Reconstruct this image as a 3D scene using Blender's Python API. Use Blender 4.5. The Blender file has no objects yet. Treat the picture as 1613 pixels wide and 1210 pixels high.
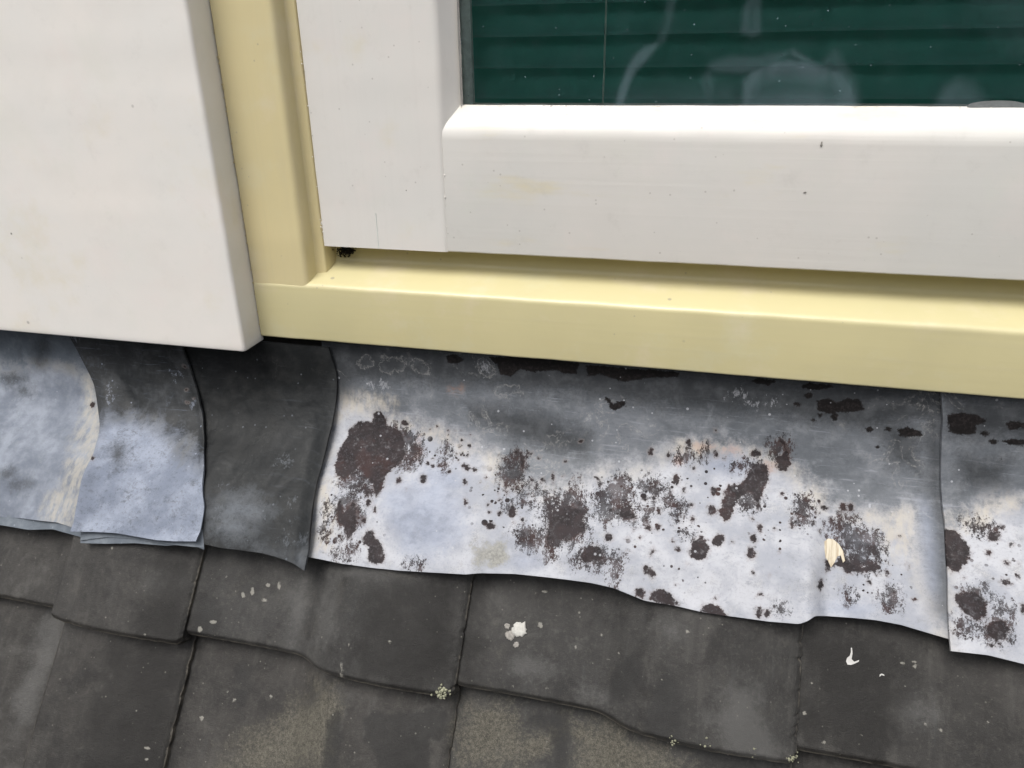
import bpy, bmesh, math, random
import numpy as np
from mathutils import Matrix, Vector, noise as mn
random.seed(5); rng = np.random.RandomState(5)
SC = bpy.context.scene
COL = SC.collection

# ------------------------------------------------------------------ camera
F, D, CZ = 1211.0, 0.60, 0.25008
a_, b_, r_ = [math.radians(v) for v in (14.97, 23.93, -0.95)]
fw = np.array([-math.sin(a_)*math.cos(b_), math.cos(a_)*math.cos(b_), -math.sin(b_)])
rt = np.array([math.cos(a_), math.sin(a_), 0.0]); up = np.cross(rt, fw)
IR = rt*math.cos(r_)+up*math.sin(r_); IU = -rt*math.sin(r_)+up*math.cos(r_)
CO = np.array([0, -D, CZ])
cam = bpy.data.cameras.new('camera'); cam_o = bpy.data.objects.new('camera', cam); COL.objects.link(cam_o)
cam.sensor_width = 36; cam.lens = 36*F/1613; cam.clip_start = .01; cam.clip_end = 500
cam_o.matrix_world = Matrix(((IR[0], IU[0], -fw[0], CO[0]), (IR[1], IU[1], -fw[1], CO[1]), (IR[2], IU[2], -fw[2], CO[2]), (0, 0, 0, 1)))
SC.camera = cam_o
# ------------------------------------------------------------------ light
W = bpy.data.worlds.new('World'); SC.world = W; W.use_nodes = True
wn = W.node_tree; bg = wn.nodes['Background']
sky = wn.nodes.new('ShaderNodeTexSky'); sky.sky_type = 'NISHITA'; sky.sun_disc = False
SUN_EL, SUN_AZ = math.radians(60), math.radians(198)      # azimuth clockwise from +y
sky.sun_elevation = SUN_EL; sky.sun_rotation = SUN_AZ
sky.air_density = 1.0; sky.dust_density = 4.0; sky.ozone_density = 1.0
hs = wn.nodes.new('ShaderNodeHueSaturation'); hs.inputs['Saturation'].default_value = .22   # overcast: grey sky
wn.links.new(sky.outputs[0], hs.inputs['Color']); wn.links.new(hs.outputs[0], bg.inputs[0])
bg.inputs[1].default_value = 0.145
sun = bpy.data.lights.new('sun', 'SUN'); sun.energy = 1.5; sun.angle = math.radians(30); sun.color = (1, .965, .91)
sun_o = bpy.data.objects.new('sun', sun); COL.objects.link(sun_o)
sd = Vector((math.sin(SUN_AZ)*math.cos(SUN_EL), math.cos(SUN_AZ)*math.cos(SUN_EL), math.sin(SUN_EL)))
sun_o.rotation_euler = sd.to_track_quat('Z', 'Y').to_euler(); sun_o.location = sd*3
SC.view_settings.view_transform = 'Standard'; SC.view_settings.look = 'None'
SC.view_settings.exposure = 0.54; SC.view_settings.gamma = 1.0; SC.view_settings.use_curve_mapping = False
SC.render.engine = 'CYCLES'; SC.cycles.max_bounces = 8; SC.cycles.transparent_max_bounces = 8

# ------------------------------------------------------------------ object helpers
def tag(o, label=None, cat=None, group=None, kind=None):
    for k, v in (('label', label), ('category', cat), ('group', group), ('kind', kind)):
        if v: o[k] = v
    return o
def empty(name, loc, **kw):
    o = bpy.data.objects.new(name, None); COL.objects.link(o); o.location = loc; o.empty_display_size = .02
    return tag(o, **kw)
def link(name, me, mat, parent=None):
    o = bpy.data.objects.new(name, me); COL.objects.link(o)
    if mat: me.materials.append(mat)
    if parent is not None:
        o.parent = parent; o.matrix_parent_inverse = Matrix.Translation(-Vector(parent.location))
    return o
def mesh_np(name, V, Q, smooth=True, attrs=None):
    me = bpy.data.meshes.new(name); V = np.asarray(V, np.float32); Q = np.asarray(Q, np.int32)
    me.vertices.add(len(V)); me.vertices.foreach_set('co', V.ravel())
    me.loops.add(Q.size); me.loops.foreach_set('vertex_index', Q.ravel())
    me.polygons.add(len(Q)); me.polygons.foreach_set('loop_start', np.arange(0, Q.size, Q.shape[1], dtype=np.int32))
    me.update(calc_edges=True); me.validate()
    if smooth: me.polygons.foreach_set('use_smooth', np.ones(len(me.polygons), bool))
    if attrs:
        for k, a in attrs.items():
            at = me.attributes.new(k, 'FLOAT', 'POINT'); at.data.foreach_set('value', np.asarray(a, np.float32).ravel())
    me.update()
    return me
def solid_grid(name, G, thick, attrs=None, N=None):
    """closed slab: top grid G[nv,nu,3]; the bottom is offset along the normals"""
    nv, nu, _ = G.shape
    if N is None:
        du = np.gradient(G, axis=1); dv = np.gradient(G, axis=0); N = np.cross(du, dv)
        N /= np.linalg.norm(N, axis=2, keepdims=True)+1e-12
        if N[..., 2].mean() < 0: N = -N
    B = G-N*thick
    # rounded rim: a ring slightly outside, half way down
    V = np.concatenate([G.reshape(-1, 3), B.reshape(-1, 3)]); n = nv*nu
    idx = np.arange(n).reshape(nv, nu)
    q = np.stack([idx[:-1, :-1], idx[1:, :-1], idx[1:, 1:], idx[:-1, 1:]], -1).reshape(-1, 4)
    qb = q[:, ::-1]+n
    loop = np.concatenate([idx[0, :], idx[1:, -1], idx[-1, -2::-1], idx[-2:0:-1, 0]])
    nx = np.roll(loop, -1)
    qs = np.stack([loop, nx, nx+n, loop+n], -1)
    Q = np.concatenate([q, qb, qs])
    # orientation: make top faces look outward
    p = G[nv//2, nu//2]; e1 = G[nv//2+1, nu//2]-p; e2 = G[nv//2+1, nu//2+1]-G[nv//2, nu//2]
    if np.dot(np.cross(e1, e2), N[nv//2, nu//2]) < 0: Q = Q[:, ::-1]
    at = None
    if attrs: at = {k: np.concatenate([a.ravel(), a.ravel()]) for k, a in attrs.items()}
    me = mesh_np(name, V, Q, True, at)
    sh = np.zeros(len(me.polygons), bool)
    se = {}
    # sharp rim edges keep the sheet edge crisp
    rim = set(loop.tolist()); rim2 = set((loop+n).tolist())
    ev = np.empty(len(me.edges)*2, np.int32); me.edges.foreach_get('vertices', ev); ev = ev.reshape(-1, 2)
    R = np.zeros(len(V), bool); R[loop] = True; R[loop+n] = True
    s = R[ev[:, 0]] & R[ev[:, 1]]
    sa = me.attributes.new('sharp_edge', 'BOOLEAN', 'EDGE'); sa.data.foreach_set('value', s)
    return me
def fillet(pts, rad, n=5):
    out = []; m = len(pts)
    for i, p in enumerate(pts):
        r = rad[i] if isinstance(rad, (list, tuple)) else rad
        p = np.array(p, float)
        if r <= 0: out.append(p); continue
        a = np.array(pts[i-1], float); b = np.array(pts[(i+1) % m], float)
        da = (a-p)/np.linalg.norm(a-p); db = (b-p)/np.linalg.norm(b-p)
        A = p+da*r; B = p+db*r
        for k in range(n+1):
            t = k/n; out.append((1-t)**2*A+2*t*(1-t)*p+t*t*B)
    return out
def sn(x, y, z=0.0): return mn.noise(Vector((x, y, z)))
def extrude(name, prof, axis, l0, l1, step=.01, wob=.0002, seed=0, end=None):
    """closed profile [(a,b)] pushed along axis 'x' (a=y,b=z) or 'z' (a=x,b=y); wob = hand-painted unevenness"""
    n = max(1, int(round((l1-l0)/step))); m = len(prof); bm = bmesh.new(); rings = []
    for k in range(n+1):
        l = l0+(l1-l0)*k/n; ring = []
        for j, (p, q) in enumerate(prof):
            w1 = wob*sn(l*28, p*60+seed, q*60)+wob*.5*sn(l*90, p*60+seed+9, q*60)
            w2 = wob*sn(l*28, p*60+seed+31, q*60)+wob*.5*sn(l*90, p*60+seed+47, q*60)
            lo = l
            if end and k in (0, n): lo = end(l, p, q)
            c = (lo, p+w1, q+w2) if axis == 'x' else (p+w1, q+w2, lo)
            ring.append(bm.verts.new(c))
        rings.append(ring)
    for k in range(n):
        for j in range(m):
            f = bm.faces.new((rings[k][j], rings[k][(j+1) % m], rings[k+1][(j+1) % m], rings[k+1][j])); f.smooth = True
    bm.faces.new(rings[0]); bm.faces.new(rings[-1])
    bmesh.ops.recalc_face_normals(bm, faces=bm.faces)
    for e in bm.edges:
        if len(e.link_faces) == 2 and e.calc_face_angle(0) > math.radians(38): e.smooth = False
    me = bpy.data.meshes.new(name); bm.to_mesh(me); bm.free()
    return me
def box_me(name, x0, x1, y0, y1, z0, z1):
    bm = bmesh.new(); bmesh.ops.create_cube(bm, size=1)
    for v in bm.verts: v.co = Vector(((x0+x1)/2+v.co.x*(x1-x0), (y0+y1)/2+v.co.y*(y1-y0), (z0+z1)/2+v.co.z*(z1-z0)))
    me = bpy.data.meshes.new(name); bm.to_mesh(me); bm.free(); return me

# ------------------------------------------------------------------ node helpers
class NT:
    def __init__(s, name, rough=.5, spec=.5):
        s.m = bpy.data.materials.new(name); s.m.use_nodes = True; s.t = s.m.node_tree; s.n = s.t.nodes
        s.b = s.n['Principled BSDF']; s.out = s.n['Material Output']
        s.b.inputs['Roughness'].default_value = rough; s.b.inputs['Specular IOR Level'].default_value = spec
        s.tc = s.n.new('ShaderNodeTexCoord').outputs['Object']
    def put(s, sock, v):
        if isinstance(v, bpy.types.NodeSocket): s.t.links.new(v, sock)
        elif isinstance(v, tuple) and len(v) == 3 and sock.type == 'RGBA': sock.default_value = (*v, 1)
        else: sock.default_value = v
    def math(s, op, a, b=0.0, c=0.0, clamp=False):
        n = s.n.new('ShaderNodeMath'); n.operation = op; n.use_clamp = clamp
        s.put(n.inputs[0], a); s.put(n.inputs[1], b); s.put(n.inputs[2], c); return n.outputs[0]
    def add(s, a, b): return s.math('ADD', a, b)
    def sub(s, a, b): return s.math('SUBTRACT', a, b)
    def mul(s, a, b): return s.math('MULTIPLY', a, b)
    def mx(s, a, b): return s.math('MAXIMUM', a, b)
    def mapr(s, v, a, b, c=0.0, d=1.0, sm=True):
        n = s.n.new('ShaderNodeMapRange'); n.interpolation_type = 'SMOOTHSTEP' if sm else 'LINEAR'
        for i, x in enumerate((v, a, b, c, d)): s.put(n.inputs[i], x)
        return n.outputs[0]
    def mix(s, f, a, b, mode='MIX'):
        n = s.n.new('ShaderNodeMix'); n.data_type = 'RGBA'; n.blend_type = mode
        s.put(n.inputs['Factor'], f); s.put(n.inputs[6], a); s.put(n.inputs[7], b); return n.outputs[2]
    def vec(s, sc, loc=(0, 0, 0), v=None, rot=(0, 0, 0)):
        n = s.n.new('ShaderNodeMapping'); s.t.links.new(v or s.tc, n.inputs[0])
        n.inputs['Scale'].default_value = sc if isinstance(sc, tuple) else (sc,)*3; n.inputs['Location'].default_value = loc
        n.inputs['Rotation'].default_value = rot
        return n.outputs[0]
    def noise(s, sc, det=4, ro=.55, off=0, dist=0.0, v=None, rot=(0, 0, 0)):
        n = s.n.new('ShaderNodeTexNoise'); s.t.links.new(s.vec(sc, (off, off*.7, off*1.3), v, rot), n.inputs['Vector'])
        n.inputs['Scale'].default_value = 1; n.inputs['Detail'].default_value = det; n.inputs['Roughness'].default_value = ro
        n.inputs['Distortion'].default_value = dist
        return n.outputs['Fac']
    def voro(s, sc, off=0, feat='F1', rnd=1.0, color=False):
        n = s.n.new('ShaderNodeTexVoronoi'); n.feature = feat; s.t.links.new(s.vec(sc, (off,)*3), n.inputs['Vector'])
        n.inputs['Scale'].default_value = 1; n.inputs['Randomness'].default_value = rnd
        return (n.outputs['Distance'], n.outputs['Color']) if color else n.outputs['Distance']
    def sep(s, c):
        n = s.n.new('ShaderNodeSeparateColor'); s.t.links.new(c, n.inputs[0]); return n.outputs
    def attr(s, name):
        n = s.n.new('ShaderNodeAttribute'); n.attribute_name = name; return n.outputs['Fac']
    def bump(s, h, dist, strength=1.0, nrm=None):
        n = s.n.new('ShaderNodeBump'); n.inputs['Distance'].default_value = dist; n.inputs['Strength'].default_value = strength
        s.put(n.inputs['Height'], h)
        if nrm is not None: s.t.links.new(nrm, n.inputs['Normal'])
        return n.outputs[0]
    def done(s, col=None, rough=None, nrm=None):
        if col is not None: s.put(s.b.inputs['Base Color'], col)
        if rough is not None: s.put(s.b.inputs['Roughness'], rough)
        if nrm is not None: s.t.links.new(nrm, s.b.inputs['Normal'])
        return s.m
    def specks(s, sc, size, keep, off=0):
        """little round specks: a cell keeps one when its random value is under `keep`"""
        d, c = s.voro(sc, off, color=True); r = s.sep(c)
        rad = s.mul(r[1], size)
        inside = s.mapr(s.sub(rad, d), -.03, .05)
        return s.mul(inside, s.math('LESS_THAN', r[0], keep))

def paint(name, base, warm, stroke, rough=.42, dirt=.5, specks=.10, stain=(.62, .53, .28)):
    s = NT(name, rough)
    long = {'x': (4, 90, 260), 'z': (260, 90, 4), 'o': (30, 30, 30)}[stroke]
    cloud = s.noise(7, 5, .6, 2.3); c = s.mix(s.mapr(cloud, .35, .7), base, warm)
    # faint yellowed runs and grime
    y = s.mul(s.mapr(s.noise((9, 9, 30) if stroke == 'x' else 12, 5, .6, 11), .56, .78), .35*dirt)
    c = s.mix(y, c, stain)
    g = s.mul(s.mapr(s.noise(45, 6, .7, 5), .55, .8), .18*dirt); c = s.mix(g, c, (.42, .40, .37))
    st = s.noise(long, 5, .6, 1.7)
    c = s.mix(s.mul(s.mapr(st, .48, .75), .13 if base[2] < .4 else .07), c, (.5, .45, .30) if base[2] < .4 else (.5, .47, .42))
    sp = s.specks(70, .16, specks, 3.1); sp2 = s.specks(190, .2, specks*.7, 7.7)
    c = s.mix(s.mul(sp, .55), c, (.22, .2, .18)); c = s.mix(s.mul(sp2, .4), c, (.25, .22, .2))
    h = s.add(s.mul(st, 1.0), s.mul(s.noise(160, 4, .5, 8), .35))
    c = s.mix(s.mul(s.mapr(s.noise(16, 5, .65, 41), .52, .7), .16), c, (.74, .63, .60)); c = s.mix(s.mul(s.mapr(s.noise(19, 5, .65, 44), .54, .7), .12), c, (.60, .63, .53))
    n1 = s.bump(h, .0004, .28)
    nib = s.mapr(s.noise(210, 3, .6, 21), .62, .8)
    n2 = s.bump(nib, .00015, .3, n1)
    big = s.bump(s.noise(22, 3, .5, 31), .0012, .35, n2)
    return s.done(c, s.mapr(cloud, .3, .7, rough-.06, rough+.1), big)

def lead(name, p):
    """weathered lead; masks come as signed distances (mm) stored on the mesh"""
    s = NT(name, .6, .2)
    n_lo = s.noise(14, 5, .6, 1); n_md = s.noise(70, 6, .65, 2); n_hi = s.noise(420, 5, .7, 3); n_xh = s.noise(1100, 4, .7, 4)
    hb = s.noise((30, 30, 260), 5, .62, 5)                                          # brushed marks along the sheet
    grey = s.mix(s.mapr(n_lo, .3, .7), p['g0'], p['g1'])
    grey = s.mix(s.mul(s.mapr(n_md, .45, .72), .55), grey, p['g2'])
    grey = s.mix(s.mul(s.mapr(s.add(s.mul(n_hi, .6), s.mul(hb, .4)), .5, .68), .5), grey, p['g0'])
    grey = s.mix(s.mul(s.mapr(n_xh, .58, .75), .35), grey, p['g2'])
    wh = s.mix(s.mapr(s.noise(22, 5, .6, 12), .38, .62), p['w0'], p['w1'])
    wh = s.mix(s.mul(s.mapr(n_md, .5, .75), .4), wh, p['w2'])
    wh = s.mix(s.mul(s.mapr(n_hi, .52, .72), .55), wh, p['g2']); wh = s.mix(s.mul(s.mapr(s.add(s.mul(n_xh, .5), s.mul(n_md, .5)), .54, .66), .45), wh, p['g1'])
    n_b = s.noise(44, 7, .75, 17, .3); n_c = s.noise((75, 75, 140), 7, .8, 19)
    wh = s.mix(s.mul(s.mapr(n_b, .48, .66), .55), wh, p['w1']); wh = s.mix(s.mul(s.mapr(n_c, .53, .68), .62), wh, p['g2'])
    wh = s.mix(s.mul(s.mapr(n_c, .44, .28), .5), wh, p['w0'])
    grey = s.mix(s.mul(s.mapr(n_b, .50, .68), .5), grey, p['g2']); grey = s.mix(s.mul(s.mapr(n_c, .54, .70), .6), grey, p['g0'])
    grey = s.mix(s.mul(s.mapr(s.noise((26, 26, 420), 6, .75, 27), .55, .68), .45), grey, p['w1'])
    edge = s.add(s.mul(s.sub(n_hi, .5), 14), s.add(s.mul(s.sub(n_md, .5), 30), s.mul(s.sub(n_xh, .5), 6)))
    fw_ = s.mul(s.mapr(s.add(s.attr('white'), s.mul(edge, 1.5)), -15, 13), s.mapr(s.add(s.mul(n_c, .5), s.mul(n_b, .5)), .30, .44, .6, 1.0))
    cream = s.mul(s.mapr(s.math('ABSOLUTE', s.sub(s.attr('white'), 3.0)), 14, 0), s.mapr(n_md, .3, .6))
    wh = s.mix(s.mul(cream, .32), wh, p['cream'])
    c = s.mix(fw_, grey, wh)
    crs = s.mapr(s.noise((170, 60, 60), 5, .7, 14), .34, .62)
    c = s.mix(s.mul(s.mul(s.mapr(s.add(s.attr('cream'), edge), -9, 9), .62), crs), c, p['cream'])
    fb = s.mapr(s.add(s.attr('blue'), s.mul(edge, .7)), -12, 12)
    bl = s.mix(s.mapr(s.add(s.mul(n_b, .5), s.mul(n_c, .5)), .38, .62), (.155, .18, .24), (.31, .345, .43))
    c = s.mix(s.mul(fb, .62), c, bl)
    # dark patina, dark water marks, darker bands under the sill and beside the seam
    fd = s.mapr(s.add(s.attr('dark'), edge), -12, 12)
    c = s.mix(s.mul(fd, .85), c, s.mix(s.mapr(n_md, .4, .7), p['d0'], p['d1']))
    # pale mineral outlines and scuffs in the dark zones
    ring = s.mul(s.mapr(s.math('ABSOLUTE', s.sub(s.noise(38, 4, .6, 40, .6), .5)), .035, .0), s.mapr(n_hi, .4, .65))
    sc = s.mul(s.mul(ring, s.mapr(n_lo, .5, .62)), s.sub(1.0, fw_))
    c = s.mix(s.mul(sc, .35), c, p['w2'])
    rg = s.mul(s.mapr(s.math('ABSOLUTE', s.add(s.attr('ring'), s.add(s.mul(s.sub(n_md, .5), 26), s.mul(s.sub(n_hi, .5), 7)))), 1.6, .2), s.mapr(n_hi, .35, .6))
    c = s.mix(s.mul(rg, .26), c, p['w2'])
    scf = s.mapr(s.add(s.attr('scuff'), s.mul(s.sub(s.noise((240, 200, 130), 5, .8, 50, rot=(0, .5, 0)), .55), 60)), 0, 4)
    c = s.mix(s.mul(scf, .42), c, p['w0'])
    # moss film
    fm = s.mapr(s.add(s.attr('moss'), edge), -4, 5)
    c = s.mix(s.mul(fm, .8), c, s.mix(s.mapr(n_hi, .35, .65), (.17, .165, .145), (.30, .295, .26)))
    # corrosion: solid patches have a crisp ragged rim, speckled ones are eaten through
    n_ed = s.noise(150, 6, .75, 33)
    rag = s.add(s.mul(s.sub(n_ed, .5), 7.0), s.add(s.mul(s.sub(n_hi, .5), 4.5), s.mul(s.sub(n_xh, .5), 2.5)))
    rs = s.add(s.attr('rust'), rag)
    rs = s.add(rs, s.mul(s.sub(n_b, .5), 11))
    sol = s.mul(s.mapr(rs, -.5, .8), s.mapr(s.add(s.mul(n_hi, .5), s.mul(n_ed, .5)), .36, .5, .78, 1.0))
    grain = s.add(s.mul(s.noise((230, 150, 110), 6, .85, 60), .7), s.mul(s.noise((900, 900, 500), 3, .8, 61), .3))
    spk = s.mapr(s.add(s.mul(s.math('MINIMUM', s.attr('speck'), 5.0), .010), s.sub(grain, .488)), -.012, .028)
    spk = s.mul(s.mul(spk, s.mapr(s.attr('speck'), -9, -4)), s.mapr(n_md, .3, .6, .75, 1.0))
    dots = s.specks(330, .55, .13, 70)
    dn = s.mul(dots, s.mapr(s.attr('dots'), -6, 8))
    dots2 = s.specks(130, .42, .16, 77)
    dn2 = s.mul(dots2, s.mapr(s.attr('dots'), -2, 10))
    fr = s.mx(sol, s.mx(spk, s.mx(dn, dn2)))
    rc = s.mix(s.mapr(n_md, .35, .65), (.009, .0062, .0063), (.026, .0195, .0205))
    rc = s.mix(s.mul(s.mapr(n_hi, .5, .72), .5), rc, (.040, .028, .028))
    rim = s.mul(s.mapr(rs, 1.8, .1), s.mapr(s.noise(60, 3, .6, 66), .45, .62))
    rc = s.mix(s.mul(rim, .5), rc, (.055, .026, .021))
    red = s.mul(s.mapr(s.noise(28, 4, .6, 68), .54, .68), .4)
    rc = s.mix(red, rc, (.058, .026, .022))
    halo = s.mul(s.mapr(rs, -2.6, -.2), .30); c = s.mix(halo, c, (.22, .19, .18))
    orange = s.mul(s.mapr(s.add(s.attr('orange'), edge), -5, 5), .28); c = s.mix(orange, c, (.42, .20, .11))
    rc = s.mix(s.mul(s.mapr(n_c, .54, .68), .45), rc, (.062, .053, .053)); rc = s.mix(s.mul(s.mapr(n_b, .5, .65), .4), rc, (.022, .014, .013))
    pit = s.mul(s.mapr(s.add(s.mul(n_xh, .5), s.mul(n_ed, .5)), .57, .66), .5); rc = s.mix(pit, rc, p['g1'])
    c = s.mix(s.mul(fr, .95), c, rc)
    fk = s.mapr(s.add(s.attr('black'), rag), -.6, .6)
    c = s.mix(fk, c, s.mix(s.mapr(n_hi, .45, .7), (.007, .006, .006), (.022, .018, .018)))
    # bare patch
    wp = s.specks(240, .30, .07, 90); c = s.mix(s.mul(wp, .6), c, p['w0'])
    h = s.add(s.mul(n_md, .5), s.add(s.mul(n_hi, .35), s.mul(fr, -.35)))
    nn = s.bump(h, .0007, .6); nn = s.bump(n_xh, .0002, .5, nn)
    ridge = s.math('ABSOLUTE', s.sub(s.noise(16, 3, .5, 91, .5), .5)); ridge2 = s.math('ABSOLUTE', s.sub(s.noise(40, 3, .5, 93, .4), .5))
    nn = s.bump(s.mapr(ridge, .0, .14), .0016, .26, nn); nn = s.bump(s.mapr(ridge2, .0, .12), .0006, .22, nn)
    s.put(s.b.inputs['Specular IOR Level'], s.mapr(fr, 0, 1, .22, .06))
    rough = s.add(s.mul(fw_, .18), s.mapr(n_md, .3, .7, .46, .62))
    rough = s.mx(rough, s.mul(fr, .62))
    return s.done(c, rough, nn)

def tile_mat(name, b0, b1):
    s = NT(name, .6, .34)
    o = s.n.new('ShaderNodeObjectInfo').outputs['Random']
    n_lo = s.noise(9, 6, .65, 1); n_md = s.noise(38, 7, .72, 2); n_hi = s.noise(350, 5, .7, 3); gr = s.noise(1300, 3, .8, 4)
    run = s.noise((60, 6, 6), 6, .68, 6); run2 = s.noise((150, 14, 14), 5, .65, 16)      # rain runs down the slope
    c = s.mix(s.mapr(n_lo, .3, .7), b0, b1)
    c = s.mix(s.mul(o, .35), c, (.034, .037, .039))
    c = s.mix(s.mul(s.mapr(run, .50, .74), .38), c, (.085, .081, .074))
    c = s.mix(s.mul(s.mapr(run2, .55, .78), .22), c, (.075, .078, .078)); blo = s.noise(17, 7, .72, 26, .4)
    c = s.mix(s.mul(s.mapr(blo, .51, .62), .7), c, (.014, .013, .0125)); c = s.mix(s.mul(s.mapr(blo, .46, .32), .55), c, (.078, .075, .070))
    c = s.mix(s.mul(s.mapr(n_md, .48, .72), .6), c, (.017, .0165, .016))
    c = s.mix(s.mul(s.mapr(n_md, .46, .22), .55), c, (.085, .079, .068))
    c = s.mix(s.mul(s.mapr(n_hi, .50, .75), .35), c, (.095, .089, .078))
    c = s.mix(s.mul(s.mapr(gr, .55, .75), .30), c, (.12, .112, .098))
    dirt = s.mapr(s.add(s.attr('sand'), s.add(s.mul(s.sub(n_md, .5), 70), s.mul(s.sub(n_hi, .5), 26))), -14, 16)
    sandc = s.mix(s.mapr(s.add(s.mul(gr, .6), s.mul(n_hi, .4)), .38, .64), (.036, .033, .027), (.150, .139, .110))
    c = s.mix(s.mul(dirt, .9), c, sandc)
    pale = s.mapr(s.add(s.attr('pale'), s.add(s.mul(s.sub(n_md, .5), 60), s.mul(s.sub(n_hi, .5), 16))), -12, 12)
    c = s.mix(s.mul(pale, .5), c, (.112, .110, .106))
    wet = s.mapr(s.add(s.attr('damp'), s.add(s.mul(s.sub(n_md, .5), 26), s.mul(s.sub(n_hi, .5), 5))), -2.5, 2.5)
    c = s.mix(s.mul(wet, .66), c, (.017, .0165, .016))
    shd = s.mapr(s.add(s.attr('roll_shade'), s.add(s.mul(s.sub(n_md, .5), 50), s.mul(s.sub(blo, .5), 40))), -16, 16)  # soft shade around the tile rolls, painted into the colour
    c = s.mix(s.mul(shd, .78), c, (.010, .009, .008))
    spot = s.mapr(s.add(s.attr('spot'), s.mul(s.sub(n_hi, .5), 4)), -.4, .6)
    c = s.mix(s.mul(spot, .8), c, (.26, .25, .22))
    k = s.mapr(n_lo, .4, .6); cr = s.mul(s.mapr(s.add(s.attr('crease'), s.mul(s.sub(n_hi, .5), 1.5)), .9, .1), s.mapr(s.noise(80, 3, .6, 29), .3, .55)); c = s.mix(s.mul(cr, .75), c, (.16, .15, .125))
    sp = s.specks(110, .11, .12, 3); sp2 = s.specks(300, .24, .15, 9)
    c = s.mix(s.mul(sp, .6), c, (.24, .23, .20)); c = s.mix(s.mul(s.mul(sp2, .55), k), c, (.20, .19, .165))
    edge = s.mul(s.mapr(s.add(s.attr('edge'), s.mul(s.sub(n_hi, .5), 3)), 1.4, .2), s.mapr(s.noise(60, 4, .7, 23), .36, .60))
    c = s.mix(s.mul(edge, .6), c, (.15, .135, .11))
    h = s.add(s.mul(n_md, .9), s.add(s.mul(n_hi, .5), s.mul(gr, .25)))
    nn = s.bump(s.noise(14, 4, .6, 51), .006, .35); nn = s.bump(h, .0012, .55, nn); nn = s.bump(gr, .0005, .8, nn)
    return s.done(c, s.add(s.mapr(n_md, .3, .7, .38, .58), s.mul(dirt, .15)), nn)
def flat(name, col, rough=.6, var=.25, sc=120):
    s = NT(name, rough); dark = tuple(v*(1-var) for v in col)
    n = s.noise(sc, 5, .6, 1)
    return s.done(s.mix(s.mapr(n, .35, .65), dark, col), rough, s.bump(s.noise(sc*4, 4, .6, 3), .0005, .5))

M = {}
M['white'] = paint('white_gloss_paint', (.765, .725, .68), (.72, .70, .665), 'o', .46, .9, .08)
M['white_h'] = paint('white_paint_brushed_along', (.63, .605, .57), (.585, .575, .545), 'x', .44, 1.5, .12)
M['white_v'] = paint('white_paint_brushed_up', (.68, .65, .615), (.64, .625, .595), 'z', .44, 1.2, .12)
M['yellow_h'] = paint('cream_yellow_paint_along', (.565, .507, .290), (.53, .48, .275), 'x', .34, .35, .05, (.55, .42, .2))
M['yellow_v'] = paint('cream_yellow_paint_up', (.635, .545, .31), (.60, .52, .30), 'z', .34, .35, .05, (.55, .40, .2))
M['reveal'] = flat('grey_spacer', (.68, .76, .73), .5)
M['slat'] = flat('green_slat_lacquer', (.11, .42, .36), .5, .10, 30)
M['cord'] = flat('green_cord', (.42, .58, .50), .8)
M['dark'] = flat('dark_timber', (.03, .028, .026), .9)
M['wallin'] = flat('room_wall', (.25, .24, .22), .9)
M['paintdrop'] = flat('white_splash', (.52, .51, .49), .6, .2)
M['drop'] = flat('chalky_dropping', (.50, .49, .455), .9, .18, 500)
M['drop2'] = flat('chalky_dropping_grey', (.30, .285, .26), .9, .3, 500)
M['lichen'] = flat('crusty_lichen', (.34, .34, .24), .95, .55, 600)
M['dirt'] = flat('black_dirt', (.018, .014, .012), .95, .5, 700)
M['crumb'] = flat('dried_yellow_paint', (.66, .55, .30), .5, .2, 500)
M['crumbw'] = flat('dried_white_paint', (.80, .77, .72), .5, .1, 500)
M['sealant'] = flat('grey_sealant', (.20, .215, .215), .35, .15, 300)
M['splint'] = None
def splint_mat():
    s = NT('bare_pale_wood', .7)
    g = s.noise((900, 60, 60), 4, .6, 2); c = s.mix(s.mapr(g, .36, .60), (.36, .29, .20), (.54, .49, .39)); return s.done(c)
M['bare'] = splint_mat()
def glass_mat():
    s = NT('window_glass'); n = s.n
    tr = n.new('ShaderNodeBsdfTransparent'); tr.inputs[0].default_value = (.93, .96, .95, 1)
    gl = n.new('ShaderNodeBsdfGlossy'); gl.inputs['Roughness'].default_value = .02
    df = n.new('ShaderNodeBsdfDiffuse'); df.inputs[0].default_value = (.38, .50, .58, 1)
    fr = n.new('ShaderNodeFresnel'); fr.inputs[0].default_value = 1.5
    m1 = n.new('ShaderNodeMixShader'); s.t.links.new(fr.outputs[0], m1.inputs[0]); s.t.links.new(tr.outputs[0], m1.inputs[1]); s.t.links.new(gl.outputs[0], m1.inputs[2])
    dust = s.mul(s.specks(330, .17, .14, 3), .5); dust2 = s.mul(s.specks(140, .08, .18, 5), .7); fine = s.mul(s.specks(800, .25, .2, 8), .10)
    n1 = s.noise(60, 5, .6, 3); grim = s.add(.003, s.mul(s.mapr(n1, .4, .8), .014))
    refl = s.mul(s.attr('refl'), s.mapr(s.noise((60, 10, 20), 4, .6, 5), .25, .7, .55, 1.0))  # pale reflection shapes painted into the glass as a diffuse film
    f = s.math('ADD', s.mx(s.mx(dust, dust2), fine), s.add(grim, s.mul(refl, .15)), clamp=True)
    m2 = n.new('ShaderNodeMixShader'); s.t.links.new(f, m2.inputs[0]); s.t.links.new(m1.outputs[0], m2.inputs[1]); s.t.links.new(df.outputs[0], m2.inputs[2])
    s.t.links.new(m2.outputs[0], s.out.inputs[0]); n.remove(s.b); return s.m
M['glass'] = glass_mat()
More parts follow.
